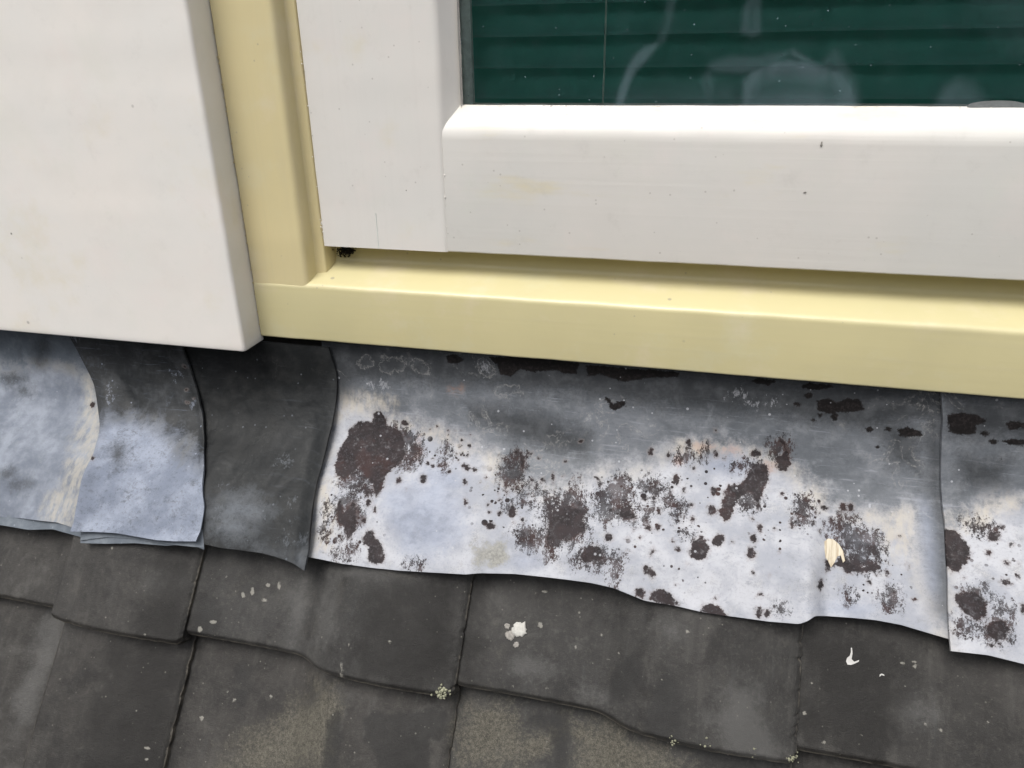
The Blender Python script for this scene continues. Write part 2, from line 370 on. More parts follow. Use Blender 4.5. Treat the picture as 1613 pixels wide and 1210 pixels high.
LP = dict(g0=(.082, .090, .101), g1=(.145, .155, .172), g2=(.215, .225, .243), w0=(.405, .412, .442), w1=(.285, .298, .335), w2=(.43, .42, .405),
          cream=(.44, .40, .335), d0=(.022, .024, .026), d1=(.048, .051, .055))
M['lead_big'] = lead('weathered_lead', dict(LP))
M['lead_dark'] = lead('dark_lead', dict(LP, g0=(.010, .0112, .0122), g1=(.018, .0192, .020), g2=(.031, .0325, .033), w0=(.12, .132, .15), w1=(.045, .050, .057), w2=(.060, .062, .060), cream=(.07, .07, .067), d0=(.010, .011, .0115), d1=(.019, .0195, .0195)))
M['lead_blue'] = lead('blue_lead', dict(LP, g0=(.018, .0195, .0205), g1=(.034, .0355, .037), g2=(.060, .062, .065), w0=(.25, .278, .34), w1=(.15, .172, .222), w2=(.11, .125, .155), cream=(.125, .125, .12)))
M['lead_pale'] = lead('pale_blue_lead', dict(LP, g0=(.075, .088, .105), g1=(.13, .15, .175), g2=(.18, .20, .225), w0=(.23, .252, .295), w1=(.125, .141, .175), w2=(.10, .112, .135), cream=(.38, .355, .30)))
M['tile'] = tile_mat('weathered_concrete_tile', (.019, .0172, .0155), (.039, .0355, .032))

# ------------------------------------------------------------------ roof geometry
TH = math.radians(54); ct, st_ = math.cos(TH), math.sin(TH); C0 = -.085
NRM = np.array([0, -st_, ct]); DWN = np.array([0, -ct, -st_])
def on_roof(x, s, h): return np.stack([x+0*s, -s*ct-h*st_, C0-s*st_+h*ct], -1)     # s down the slope, h off the batten plane
SEAMS = [-.971, -.705, -.438, -.175, .0955, .363, .630]; SB = [.215, .527, .84]
def ss(v, a, b):
    t = np.clip((v-a)/(b-a), 0, 1); return t*t*(3-2*t)
def prof(u):
    """pan profile: shallow trough on the left, roll on the right"""
    h = -.0045*np.sin(np.clip(u/.5, 0, 1)*math.pi)+.0155*ss(u, .42, .60)
    h = h+.0075*np.sin(np.clip((u-.55)/.45, 0, 1)*math.pi)
    return h-.0105*ss(u, .66, 1.02)
def tile_u(x):
    i = np.clip(np.searchsorted(SEAMS, x)-1, 0, len(SEAMS)-2); S = np.array(SEAMS)
    return (x-S[i])/(S[i+1]-S[i])
DROP = {-.971: .005, -.705: .005, -.438: .005, -.175: .0045, .0955: .0125, .363: .005}
def roof_h(x):
    """height the stiff lead takes over the first course: it bridges the troughs and steps down past each roll"""
    xs = np.asarray(x, float); h = np.full(xs.shape, .0215)
    for s0, d in DROP.items():
        k = (xs-s0)/.268; h = h-d*ss(xs, s0-.002, s0+.017)*(1-ss(k, .30, .62))*(xs < s0+.3)
    return h
def lift(s, sb): return .022+(s-sb)*.071
# ------------------------------------------------------------------ lead profile
raw = [(.0135, .016), (.013, 0), (.012, -.02), (.009, -.046), (.001, -.074), (-.012, -.098), (-.030, -.1263+.002)]
for y in np.arange(-.045, -.30, -.015): raw.append((y, math.tan(TH)*y+C0))
def chaikin(p, k=3):
    p = np.array(p)
    for _ in range(k):
        q = np.empty((2*len(p), 2)); q[0] = p[0]; q[-1] = p[-1]
        q[1:-1:2] = .75*p[:-1]+.25*p[1:]; q[2:-1:2] = .25*p[:-1]+.75*p[1:]; p = q
    return p
PF = chaikin(raw); seg = np.linalg.norm(np.diff(PF, axis=0), axis=1); PA = np.concatenate([[0], np.cumsum(seg)])
tg = np.gradient(PF, PA, axis=0); tg /= np.linalg.norm(tg, axis=1, keepdims=True); PN = np.stack([tg[:, 1], -tg[:, 0]], -1)
if PN[0, 0] > 0: PN = -PN
def lead_pt(x, q, off):
    y = np.interp(q, PA, PF[:, 0]); z = np.interp(q, PA, PF[:, 1]); ny = np.interp(q, PA, PN[:, 0]); nz = np.interp(q, PA, PN[:, 1])
    nl = np.sqrt(ny**2+nz**2); return np.stack([x+0*y, y+ny/nl*off, z+nz/nl*off], -1)
def lead_h(x, q, base):
    y = np.interp(q, PA, PF[:, 0]); s = -y/ct
    return base+ss(q, .10, .19)*(roof_h(x)+np.clip(lift(s, SB[0]), 0, .03)+.0012)+ss(q, .05, .10)*0
def ray(p): v = (p[0]-806.5)*IR-(p[1]-605)*IU+F*fw; return v
def px_to_lead(p, base=.002):
    v = ray(p); off = base
    for _ in range(12):
        Y = PF[:, 0]+PN[:, 0]*off; Z = PF[:, 1]+PN[:, 1]*off
        t = (Y-CO[1])/v[1]; f = CO[2]+t*v[2]-Z                      # ray height above the sheet at that depth
        k = np.where((f[:-1] > 0) != (f[1:] > 0))[0]
        if len(k) == 0: q = PA[0] if abs(f[0]) < abs(f[-1]) else PA[-1]; k = None; tt = t[0] if q == 0 else t[-1]
        else:
            k = k[0]; w = f[k]/(f[k]-f[k+1]); q = PA[k]*(1-w)+PA[k+1]*w; tt = t[k]*(1-w)+t[k+1]*w
        x = CO[0]+tt*v[0]; off = .5*off+.5*float(lead_h(np.array(x), np.array(q), base))
    return float(x), float(q)
def px_to_roof(p, h=.01):
    v = ray(p); P0 = np.array([0, 0, C0])+NRM*h; t = ((P0-CO)@NRM)/(v@NRM); P = CO+t*v
    return P[0], float((P-P0)@DWN)
Z = dict(a=(2.8815, 0, 790), b=(2.8815, 480, 640), c=(2.631, 1000, 640), d=(2.815, 500, 380), e=(2.815, 1040, 400), f=(2.8815, 0, 380),
         g=(2.815, 500, 850), h=(2.815, 1040, 850), p=(1, 0, 0))
def zz(k, pts): s, ox, oy = Z[k]; return [(ox+x/s, oy+y/s) for x, y in pts]
def sdf_poly(X, Y, P):
    """signed distance in mm, positive inside"""
    P = np.array(P); out = np.full(X.shape, -40.0); m = .022
    k = (X > P[:, 0].min()-m) & (X < P[:, 0].max()+m) & (Y > P[:, 1].min()-m) & (Y < P[:, 1].max()+m)
    x = X[k]; y = Y[k]
    if x.size == 0: return out
    d = np.full(x.shape, 1e9); ins = np.zeros(x.shape, bool)
    for i in range(len(P)):
        ax, ay = P[i-1]; bx, by = P[i]; ex, ey = bx-ax, by-ay
        t = np.clip(((x-ax)*ex+(y-ay)*ey)/(ex*ex+ey*ey+1e-18), 0, 1)
        d = np.minimum(d, (x-ax-t*ex)**2+(y-ay-t*ey)**2)
        if by != ay:
            c = ((ay > y) != (by > y)) & (x < (bx-ax)*(y-ay)/(by-ay)+ax); ins ^= c
    d = np.sqrt(d)*1000; out[k] = np.where(ins, d, -d); return np.maximum(out, -40)
def ell(k, x, y, rx, ry=None, rot=0, n=12):
    ry = ry or rx; c, s = math.cos(math.radians(rot)), math.sin(math.radians(rot)); o = []
    for i in range(n):
        t = 2*math.pi*i/n; j = 1+.14*sn(x*.37+math.cos(t)*1.1, y*.41+math.sin(t)*1.1)*2
        a, b = rx*j*math.cos(t), ry*j*math.sin(t); o.append((x+a*c-b*s, y+a*s+b*c))
    return zz(k, o)
NAMES = ['ring', 'white', 'cream', 'blue', 'dark', 'scuff', 'moss', 'rust', 'speck', 'dots', 'orange', 'black']
def masks(X, Y, shapes, conv):
    A = {n: np.full(X.shape, -40.0) for n in NAMES}
    for name, poly in shapes:
        A[name] = np.maximum(A[name], sdf_poly(X, Y, [conv(p) for p in poly]))
    return A
def interp_curve(pts, n):
    p = np.array(pts, float); a = np.concatenate([[0], np.cumsum(np.linalg.norm(np.diff(p, axis=0), axis=1))]); t = np.linspace(0, a[-1], n)
    return np.stack([np.interp(t, a, p[:, 0]), np.interp(t, a, p[:, 1])], -1)
def smooth1(v, k):
    if k < 1: return v
    w = np.hanning(2*k+3)[1:-1]; w /= w.sum(); return np.convolve(np.pad(v, (k, k), 'edge'), w, 'valid')
def lead_sheet(name, left, right, bottom, base, step, shapes, mat, q0=0.0, curl=None, thick=.0022, parent=None, wrinkle=.0008, seed=0, extra=None):
    L = np.array([px_to_lead(p, base) if isinstance(p, tuple) else p for p in left]); Rr = np.array([px_to_lead(p, base) if isinstance(p, tuple) else p for p in right])
    B = np.array([px_to_lead(p, base) for p in bottom])
    nu = int((B[-1, 0]-B[0, 0])/step)+2; nv = int((B[:, 1].mean()-q0)/step)+2
    xb = np.linspace(B[0, 0], B[-1, 0], nu); qb = smooth1(np.interp(xb, B[:, 0], B[:, 1]), max(1, int(.003/step)))
    s = np.linspace(0, 1, nu); T = np.linspace(0, 1, nv)[:, None]
    Q = q0+(qb[None, :]-q0)*T
    def side(C):
        C = C[np.argsort(C[:, 1])]; qq = np.linspace(0, .5, 600); v = smooth1(np.interp(qq, C[:, 1], C[:, 0]), 5); return lambda q: np.interp(q, qq, v)
    xl = side(L)(Q[:, :1]); xr = side(Rr)(Q[:, -1:]); X = xl*(1-s)+xr*s
    X = X+(1-T)*0
    off = lead_h(X, Q, base)
    fade = ss(Q, .03, .10)
    wr = np.zeros_like(X)
    for f, am in ((9, 1.0), (21, .55), (48, .25)):
        ph = rng.rand(6)*6.28
        for j in range(3):
            an = rng.rand()*3.14; wr += am*np.sin((X*math.cos(an)+Q*math.sin(an))*f*6.28+ph[j]+1.3*np.sin(X*f*2.3+ph[j+3]))/3
    off = off+wr*wrinkle*(.3+.7*fade)
    if curl: off = off+curl(s[None, :]+0*Q, T+0*X, X, Q)
    G = lead_pt(X, Q, off)
    # ragged sheet edge
    at = masks(X, Q, shapes, lambda p: px_to_lead(p, base))
    if extra: extra(at, X, Q, s, T)
    me = solid_grid(name, G, thick, at)
    return link(name, me, mat, parent)

# ------------------------------------------------------------------ setting
def structure(o): o['kind'] = 'structure'; return o
structure(link('dormer_wall', box_me('dormer_wall', -1.4, 1.3, .032, .06, -.5, .02), M['dark']))
deck = on_roof(np.array([-1.5, 1.5, 1.5, -1.5]), np.array([-.0, -.0, 2.6, 2.6]), -.035)
me = mesh_np('roof_deck', np.concatenate([deck, deck-NRM*.03]), [(0, 3, 2, 1), (4, 5, 6, 7), (0, 1, 5, 4), (1, 2, 6, 5), (2, 3, 7, 6), (3, 0, 4, 7)], False)
structure(link('roof_deck', me, M['dark']))
structure(link('ground', box_me('ground', -80, 80, -120, 60, -6.2, -6), flat('paving', (.10, .10, .095), .9, .3, 3)))
structure(link('room_wall', box_me('room_wall', -.6, 1.2, .9, .95, -.2, 1.3), M['wallin']))
# dark house added across the street, unseen, to darken the pane's reflection
hb = empty('added_house', (0, -14, -6), label='added dark house across the street, unseen, darkens the reflection in the window pane', cat='house')
link('wall', box_me('wall', -30, 30, -20, -14, -6, 3.5), flat('added_house_brick', (.055, .038, .03), .9, .4, 6), hb)  # wall of the added house
rf = bmesh.new()
vs = [rf.verts.new(c) for c in ((-30, -13.7, 3.5), (30, -13.7, 3.5), (30, -17, 7), (-30, -17, 7), (-30, -20.3, 3.5), (30, -20.3, 3.5))]
for f in ((0, 1, 2, 3), (3, 2, 5, 4), (0, 3, 4), (1, 5, 2), (0, 4, 5, 1)): rf.faces.new([vs[i] for i in f])
me = bpy.data.meshes.new('roof'); rf.to_mesh(me); rf.free(); link('roof', me, flat('added_house_slate', (.03, .03, .032), .7, .3, 6), hb)  # roof of the added house
for i in range(10):
    x = -27+i*6
    for z in (-4.6, -.9): link('window', box_me('window', x, x+1.6, -14.02, -13.95, z, z+1.7), flat('added_house_pane', (.05, .06, .07), .1), hb)  # windows of the added house

# ------------------------------------------------------------------ roof tiles
roof = empty('tiled_roof', tuple(on_roof(np.array(-.2), np.array(.2), 0.0)), kind='structure')
TS = []     # stain and painted shade shapes for tiles, in (x, s)
def tp(kind, k, pts, h=.02): TS.append((kind, [px_to_roof(p, h) for p in zz(k, pts)]))
def te(kind, k, x, y, rx, ry=None, rot=0, h=.02): TS.append((kind, [px_to_roof(p, h) for p in ell(k, x, y, rx, ry, rot)]))
# sandy lichen fields
tp('sand', 'g', [(640, 700), (800, 710), (920, 790), (900, 850), (1040, 870), (1040, 940), (900, 1013), (640, 1013)], .0)
tp('sand', 'g', [(1110, 780), (1300, 830), (1613, 930), (1613, 1100), (1130, 1100), (1130, 900)], .0)
tp('sand', 'a', [(1000, 1150), (1250, 1000), (1400, 900), (1556, 850), (1556, 1210), (900, 1260)], .0)
tp('sand', 'g', [(0, 600), (90, 640), (120, 760), (60, 1013), (0, 1013)], .0)
tp('pale', 'h', [(300, 620), (420, 650), (480, 880), (520, 980), (300, 900), (220, 780)])
tp('roll_shade', 'a', [(560, 600), (860, 640), (770, 1300), (430, 1300)], .0); tp('roll_shade', 'a', [(760, 250), (910, 210), (830, 640), (690, 600)]); tp('roll_shade', 'g', [(250, 180), (640, 180), (590, 680), (230, 600)])  # painted shade on right flanks of the rolls and past the seams
tp('roll_shade', 'h', [(640, 380), (900, 420), (1100, 600), (1000, 1013), (640, 900)]); tp('roll_shade', 'g', [(640, 160), (760, 170), (700, 640), (600, 640)])
te('pale', 'g', 960, 580, 90, 45); te('pale', 'g', 1230, 700, 60, 30); te('pale', 'g', 1560, 400, 40, 30)
te('pale', 'g', 90, 300, 25, 170, 8); te('pale', 'a', 1340, 500, 30, 160, 8); te('pale', 'a', 1480, 480, 26, 180, 8)
te('pale', 'a', 790, 370, 70, 40); te('pale', 'a', 150, 650, 60, 130, 20); te('pale', 'h', 1150, 780, 90, 40)
te('pale', 'a', 60, 900, 40, 200, 12); te('pale', 'g', 260, 160, 110, 24, 8)
tp('damp', 'g', [(250, 770), (300, 740), (560, 740), (600, 760), (560, 880), (520, 870), (530, 1013), (330, 1013), (300, 920), (250, 860)], .0)
tp('damp', 'g', [(930, 780), (1110, 770), (1120, 900), (1110, 1013), (1050, 1013), (1040, 860), (960, 830), (900, 830)], .0)
tp('damp', 'g', [(90, 790), (140, 760), (170, 850), (140, 1013), (60, 1013), (80, 880)], .0)
tp('damp', 'a', [(1090, 700), (1130, 760), (1140, 850), (1090, 960), (1060, 860), (1060, 760)], .0)
tp('damp', 'g', [(1290, 560), (1430, 500), (1480, 560), (1380, 690), (1300, 720)])
tp('damp', 'g', [(1450, 760), (1540, 600), (1613, 640), (1613, 900), (1480, 850)])
tp('damp', 'a', [(880, 480), (930, 420), (985, 440), (1000, 540), (960, 590), (890, 600)])
tp('damp', 'g', [(540, 420), (600, 400), (600, 560), (540, 540)])
for a in ((1090, 425, 9, 14), (1200, 380, 10, 10), (1250, 385, 9, 18), (1130, 410, 8, 20), (963, 548, 14, 10), (908, 580, 10, 14), (1185, 450, 14, 7),
          (860, 1003, 10, 12), (1003, 922, 10, 10), (972, 885, 8, 8), (1172, 903, 9, 9), (660, 1122, 13, 8), (657, 1174, 9, 6), (1013, 342, 5, 5),
          (590 - 20, 214, 6, 6), (708, 597, 5, 5), (70, 725, 6, 6), (1012, 440, 5, 5)): te('spot', 'a', *a)
for a in ((983, 382, 12), (1000, 234, 14, 6), (1140, 480, 8), (1258, 426, 5), (1305, 489, 5), (1290, 500, 4), (1338, 502, 6), (1290, 532, 6), (763, 425, 4), (763, 452, 4),
          (1415, 393, 6, 4), (1215, 266, 4), (1275, 282, 4), (1160, 345, 4), (974, 296, 4), (1340, 280, 3), (1530, 605, 4), (1220, 550, 3), (1222, 657, 4), (1015, 664, 8),
          (152, 540, 6, 14), (152, 588, 9, 10), (156, 565, 5, 10), (1243, 600, 7, 3), (860, 655, 7, 5), (182, 455, 4, 6), (360, 440, 8, 5), (290, 824, 3), (996, 926, 6), (558, 345, 4), (480, 580, 3), (1576, 578, 4)): te('spot', 'g', *a)
for a in ((643, 770, 10), (728, 902, 10, 8), (902, 762, 5), (1087, 552, 10, 8), (1140, 548, 9, 8), (1143, 568, 10, 8), (1182, 824, 6), (1250, 850, 9), (937, 574, 6), (746, 581, 5), (790, 448, 5),
          (677, 640, 5), (1100, 655, 5), (758, 768, 4), (1110, 967, 6), (1147, 632, 3), (950, 485, 3), (1495, 918, 4), (1448, 806, 4), (896, 872, 5), (1600, 755, 4, 8), (1382, 552, 4), (123, 400, 8), (820, 560, 4), (1590, 908, 4)): te('spot', 'h', *a)
def make_tile(i, row, jit):
    x0, x1 = SEAMS[i], SEAMS[i+1]; w = x1-x0; sb = SB[row]; top = .075 if row == 0 else sb-.355
    dense = row < 2 and i < 5
    nu, nv = (130, 110) if dense and row == 0 else ((120, 120) if dense else (40, 30))
    u = np.linspace(-.075, 1.0, nu)[None, :]; v = np.linspace(0, 1, nv)[:, None]
    low = sb+jit[0]-.0035+.0065*ss(u, .42, .56)+.003*np.clip((u-.5)*2, 0, 1)
    low = low-.0045*ss(u, .985, 1.0)-.002*ss(u, .03, -.06)
    low = low+.0005*np.array([sn(k*.35, i*7, row*3) for k in range(nu)])[None, :]
    s = top+(low-top)*v
    xx = x0+u*w+.0016*ss(v, .90, 1.0)*0+0*v
    # chipped right-hand edge
    ch = np.array([max(0, sn(k*.33, i*3.1, row*5)-.12)*.0035+.0004*sn(k*1.4, i, row) for k in range(nv)])[:, None]
    xx = xx-ch*ss(u, .97, 1.0)+jit[1]+jit[3]*(s-sb)
    h = (prof(np.clip(u, -.2, 1)) if i != 1 else prof(np.clip(np.where(u < .47, u*.9, np.where(u < .495, .423+(u-.47)*6.4, np.maximum(u, .583))), -.2, 1)))+lift(s, sb)-.0035*ss(u, .0, -.05)
    h = h-.0035*ss((low-s)*1000, 5, 0)**2-.0018*ss(u, .985, 1.0)**2+jit[2]
    G = on_roof(xx, s, h)
    at = {}
    for n in ('sand', 'pale', 'damp', 'spot'):
        A = np.full(xx.shape, -40.0)
        if dense:
            for kd, P in TS:
                if kd == n: A = np.maximum(A, sdf_poly(xx, s, P))
        at[n] = A
    at['edge'] = np.minimum((low-s)*1000, (x1+jit[1]-xx)*1000-ch*1000)
    at['roll_shade'] = np.full(xx.shape, -40.0)
    if dense:
        for kd, P in TS:
            if kd == 'roll_shade': at['roll_shade'] = np.maximum(at['roll_shade'], sdf_poly(xx, s, P))
    at['crease'] = np.abs(u-.493)*w*1000+(0 if i == 1 else 40)+0*xx
    N = np.broadcast_to(NRM, G.shape)
    return link('roof_tile', solid_grid('roof_tile', G, .012, at, N), M['tile'], roof)
for row in range(3):
    for i in range(len(SEAMS)-1):
        make_tile(i, row, (rng.uniform(-.001, .001), rng.uniform(-.0007, .0007), rng.uniform(-.0007, .0007), rng.uniform(-.006, .006)) if row else (0, 0, 0, 0))

# ------------------------------------------------------------------ lead sheets
Dsh = []
def ad(kind, k, *polys):
    for p in polys: Dsh.append((kind, zz(k, p)))
def ae(kind, k, *es):
    for e in es: Dsh.append((kind, ell(k, *e)))
wl = zz('b', [(120, -30), (230, -20), (330, 10), (420, 40), (520, 70), (640, 110), (760, 150), (830, 210), (880, 250), (900, 330), (1000, 350), (1090, 380), (1220, 340), (1310, 290), (1440, 270)])
wl += zz('c', [(0, 260), (100, 210), (180, 160), (330, 165), (480, 175), (570, 200), (650, 260), (740, 330), (800, 400), (900, 430), (1000, 450), (1140, 440), (1180, 520), (1200, 720), (1270, 860), (1330, 1100)])
Dsh.append(('white', wl+[(1000, 1100), (470, 1000), (480, 850), (515, 700)]))
ad('cream', 'b', [(150, -60), (300, -50), (430, -20), (420, 20), (300, 10), (200, 30), (150, 40)], [(380, 60), (480, 90), (600, 120), (700, 160), (780, 210), (720, 210), (600, 150), (470, 110)],
   [(70, 340), (140, 340), (150, 660), (60, 660)], [(830, 220), (890, 250), (880, 330), (840, 300)])
ad('cream', 'c', [(180, 150), (330, 160), (480, 170), (570, 190), (560, 225), (420, 205), (300, 190), (200, 210)], [(650, 260), (760, 340), (800, 400), (740, 400), (690, 320)],
   [(1000, 450), (1160, 440), (1160, 620), (1060, 620), (1000, 540)])
ae('blue', 'b', (540, 500, 190, 190), (620, 330, 120, 70), (1010, 700, 60, 30)); ae('blue', 'c', (400, 240, 90, 60), (860, 840, 110, 30), (1225, 600, 30, 200, -5))
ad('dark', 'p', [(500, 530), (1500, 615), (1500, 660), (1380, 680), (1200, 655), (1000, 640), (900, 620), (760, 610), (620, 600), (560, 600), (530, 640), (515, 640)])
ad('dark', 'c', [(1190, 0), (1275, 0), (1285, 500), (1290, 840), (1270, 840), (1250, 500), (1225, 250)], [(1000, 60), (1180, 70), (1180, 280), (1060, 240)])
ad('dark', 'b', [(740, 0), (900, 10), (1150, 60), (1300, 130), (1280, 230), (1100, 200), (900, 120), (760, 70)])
ae('moss', 'b', (840, 672, 95, 52, -8))
ae('ring', 'd', (325, 545, 60, 30), (458, 560, 42, 24), (210, 535, 34, 26), (740, 570, 34, 30), (850, 660, 54, 26)); ae('scuff', 'd', (740, 560, 40, 40), (280, 640, 60, 24)); ae('scuff', 'e', (340, 625, 55, 25), (410, 670, 30, 30), (500, 665, 30, 25))
# corroded patches
ad('rust', 'b', [(150, 240), (160, 190), (205, 100), (245, 75), (300, 70), (310, 30), (345, 20), (370, 50), (375, 85), (400, 100), (440, 120), (455, 200), (450, 240), (420, 270), (400, 280), (370, 310), (350, 380), (325, 410), (310, 380), (290, 330), (270, 300), (240, 270), (215, 310), (180, 330), (140, 320), (135, 270)],
   [(150, 430), (165, 425), (175, 480), (200, 450), (215, 430), (240, 450), (235, 500), (225, 560), (200, 600), (185, 590), (180, 540), (145, 540), (142, 500)],
   [(285, 560), (310, 555), (325, 600), (345, 620), (368, 670), (355, 715), (300, 710), (280, 690), (290, 640), (265, 620), (265, 600)],
   [(1430, 460), (1480, 455), (1507, 500), (1495, 528), (1450, 515), (1425, 500)], [(970, 210), (990, 215), (1002, 250), (998, 300), (985, 310), (978, 270), (982, 245)],
   [(1130, 470), (1200, 450), (1265, 470), (1275, 560), (1240, 590), (1200, 620), (1130, 600), (1110, 660), (1090, 650), (1100, 560)])
ad('speck', 'b', [(400, 90), (470, 105), (530, 140), (540, 200), (520, 250), (480, 280), (430, 280), (430, 160)], [(180, 250), (240, 260), (330, 290), (300, 400), (200, 380), (150, 350)],
   [(900, 240), (935, 225), (965, 205), (990, 215), (1002, 250), (995, 300), (1000, 340), (985, 370), (950, 380), (915, 360), (890, 345), (893, 290)],
   [(1085, 400), (1130, 390), (1180, 400), (1220, 370), (1270, 410), (1285, 470), (1285, 560), (1250, 600), (1210, 640), (1180, 620), (1135, 640), (1130, 680), (1105, 700), (1075, 690), (1080, 640), (1060, 600), (1085, 540), (1080, 470)],
   [(950, 570), (1000, 540), (1050, 560), (1080, 600), (1070, 650), (1020, 650), (970, 620)],
   [(1310, 400), (1350, 370), (1400, 350), (1440, 310), (1480, 370), (1510, 400), (1480, 440), (1505, 490), (1500, 525), (1450, 510), (1400, 510), (1370, 540), (1340, 510), (1320, 460)],
   [(1215, 700), (1250, 660), (1290, 620), (1330, 640), (1380, 660), (1375, 710), (1340, 740), (1300, 735), (1260, 720), (1230, 735)])
ae('rust', 'b', (285, 395, 14, 18), (270, 520, 12, 14), (225, 395, 6, 10), (320, 470, 10, 16), (290, 440, 13, 20), (538, 330, 16, 24), (430, 335, 13, 15), (462, 378, 5, 8), (725, 345, 8, 9),
   (795, 345, 5), (658, 298, 6), (823, 322, 7), (728, 435, 8, 22), (880, 395, 8), (885, 425, 7), (885, 485, 8), (830, 448, 8), (845, 545, 20, 12), (455, 75, 11), (602, 92, 7), (567, 108, 6), (652, 130, 8),
   (652, 112, 6), (705, 182, 8), (748, 178, 6), (752, 130, 5), (640, 210, 5), (615, 175, 4), (715, 215, 9), (738, 220, 6), (697, 245, 6), (640, 265, 7), (612, 270, 6), (738, 282, 9), (720, 270, 4), (768, 290, 5),
   (585, 238, 5), (580, 270, 5), (560, 258, 4), (715, 155, 5), (690, 215, 4), (1125, 325, 8, 28), (1080, 332, 11), (1380, 595, 16), (1525, 597, 9), (1468, 607, 6), (942, 475, 14, 26), (1530, 850, 22), (1063, 232, 7),
   (960, 208, 9), (1022, 214, 14, 9), (1305, 675, 52, 34), (1335, 340, 7, 22, -30), (918, 400, 8), (990, 515, 7), (835, 480, 6), (950, 530, 5), (1170, 318, 5), (1213, 330, 6), (1030, 335, 6), (1485, 660, 5), (1458, 655, 5), (1493, 560, 6),
   (1180, 250, 5), (865, 188, 5), (1255, 160, 4), (1550, 740, 12, 20), (1412, 335, 5), (1460, 318, 6))
ae('speck', 'b', (205, 660, 24, 34), (150, 650, 14, 50), (100, 470, 9, 34), (90, 570, 16, 45), (1048, 400, 16, 60, 5), (1415, 710, 22, 34), (1400, 765, 14, 40), (500, 718, 34, 11), (195, 480, 60, 90), (985, 400, 14, 50), (925, 455, 22, 20), (1395, 690, 60, 20),
   (1230, 360, 10, 26), (640, 225, 20, 60))
ae('dots', 'b', (640, 200, 130, 110), (860, 430, 120, 160), (1400, 420, 160, 130), (1050, 520, 140, 130), (230, 560, 130, 130), (1440, 640, 110, 60), (120, 500, 70, 180))
ae('rust', 'c', (70, 187, 12, 16), (225, 160, 11, 20), (335, 195, 15, 22), (240, 255, 8, 9), (500, 195, 19, 15), (325, 350, 13, 18), (320, 430, 18, 20), (200, 345, 8, 13), (172, 305, 13, 26), (100, 433, 13), (80, 380, 10, 11), (55, 503, 13),
   (95, 500, 8, 12), (240, 468, 6), (25, 545, 7, 8), (70, 605, 12, 23, 25), (65, 685, 16, 26, -35), (520, 505, 13, 25, -10), (494, 548, 10, 14), (480, 610, 20, 27), (515, 783, 13, 8), (518, 855, 15, 18), (550, 857, 10, 12), (653, 488, 8, 12),
   (768, 740, 15, 25), (22, 775, 22, 20), (865, 420, 11, 15), (895, 420, 9, 14), (1135, 663, 11), (973, 727, 8), (1045, 690, 8), (680, 462, 8, 12), (785, 420, 12), (336, 100, 5), (486, 468, 5), (576, 506, 6), (180, 588, 6), (140, 205, 6), (155, 350, 6),
   (610, 365, 5), (370, 215, 5), (235, 410, 6), (330, 795, 5), (490, 690, 4), (160, 560, 5), (720, 455, 8), (765, 515, 6), (740, 480, 7), (710, 385, 9), (690, 420, 6), (750, 440, 6), (560, 700, 4), (170, 740, 5), (405, 560, 6), (220, 655, 4), (45, 470, 10), (15, 505, 7),
   (1000, 700, 6), (1075, 770, 9), (1160, 800, 6), (600, 600, 4), (1100, 540, 6), (40, 385, 9), (60, 430, 9))
ad('rust', 'c', [(585, 135), (605, 130), (630, 150), (640, 190), (645, 240), (630, 265), (600, 262), (580, 225), (590, 205), (612, 195), (610, 160), (590, 145)],
   [(490, 235), (540, 240), (555, 270), (550, 310), (535, 350), (525, 410), (510, 425), (490, 400), (480, 360), (450, 370), (430, 390), (410, 420), (395, 470), (370, 475), (350, 440), (360, 400), (370, 350), (390, 325), (430, 325), (460, 310), (470, 270)],
   [(235, 570), (250, 545), (280, 535), (305, 555), (310, 590), (295, 625), (265, 640), (235, 625), (225, 600)], [(320, 550), (345, 530), (370, 530), (373, 560), (355, 580), (330, 580), (310, 570)],
   [(60, 770), (95, 758), (145, 770), (180, 820), (120, 824), (55, 805)], [(280, 830), (320, 820), (350, 835), (375, 865), (310, 868), (275, 850)],
   [(790, 640), (830, 640), (870, 600), (900, 650), (960, 660), (1010, 640), (1000, 685), (880, 690), (860, 670), (820, 660), (790, 690)])
ad('speck', 'c', [(850, 470), (910, 455), (920, 490), (960, 510), (1010, 530), (1025, 600), (1015, 660), (960, 690), (900, 670), (880, 620), (860, 570), (830, 530), (790, 520), (800, 500)])
ae('speck', 'c', (290, 195, 14, 27), (70, 335, 50, 36), (175, 430, 26, 40), (45, 450, 24, 30), (885, 465, 34, 14), (890, 785, 14, 18), (1060, 800, 36, 46), (700, 430, 40, 60), (480, 380, 45, 50), (600, 180, 40, 50), (215, 525, 16), (960, 600, 60, 80), (130, 385, 30, 30), (200, 210, 30, 20), (610, 840, 16, 12), (460, 240, 60, 20))
ae('dots', 'c', (120, 400, 160, 180), (720, 430, 110, 110), (300, 350, 120, 160), (980, 700, 190, 130), (200, 500, 100, 100), (600, 500, 140, 200), (200, 700, 160, 70))
ae('orange', 'c', (180, 225, 16, 20), (395, 178, 40, 14), (290, 170, 40, 10), (555, 255, 20, 14)); ae('orange', 'd', (605, 657, 26, 5)); ae('orange', 'b', (520, 190, 12, 50))
ad('black', 'e', [(690, 650), (740, 640), (780, 660), (830, 640), (880, 650), (905, 690), (860, 700), (790, 705), (740, 710), (700, 700)], [(1050, 780), (1100, 765), (1160, 785), (1165, 805), (1110, 812), (1060, 808)])
ae('black', 'e', (655, 628, 22, 12), (605, 665, 18, 10), (710, 715, 13, 11), (775, 725, 19, 21), (925, 777, 20, 11), (1010, 780, 13, 9), (460, 565, 50, 14), (690, 588, 70, 14), (680, 735, 10, 8), (960, 858, 10, 5))
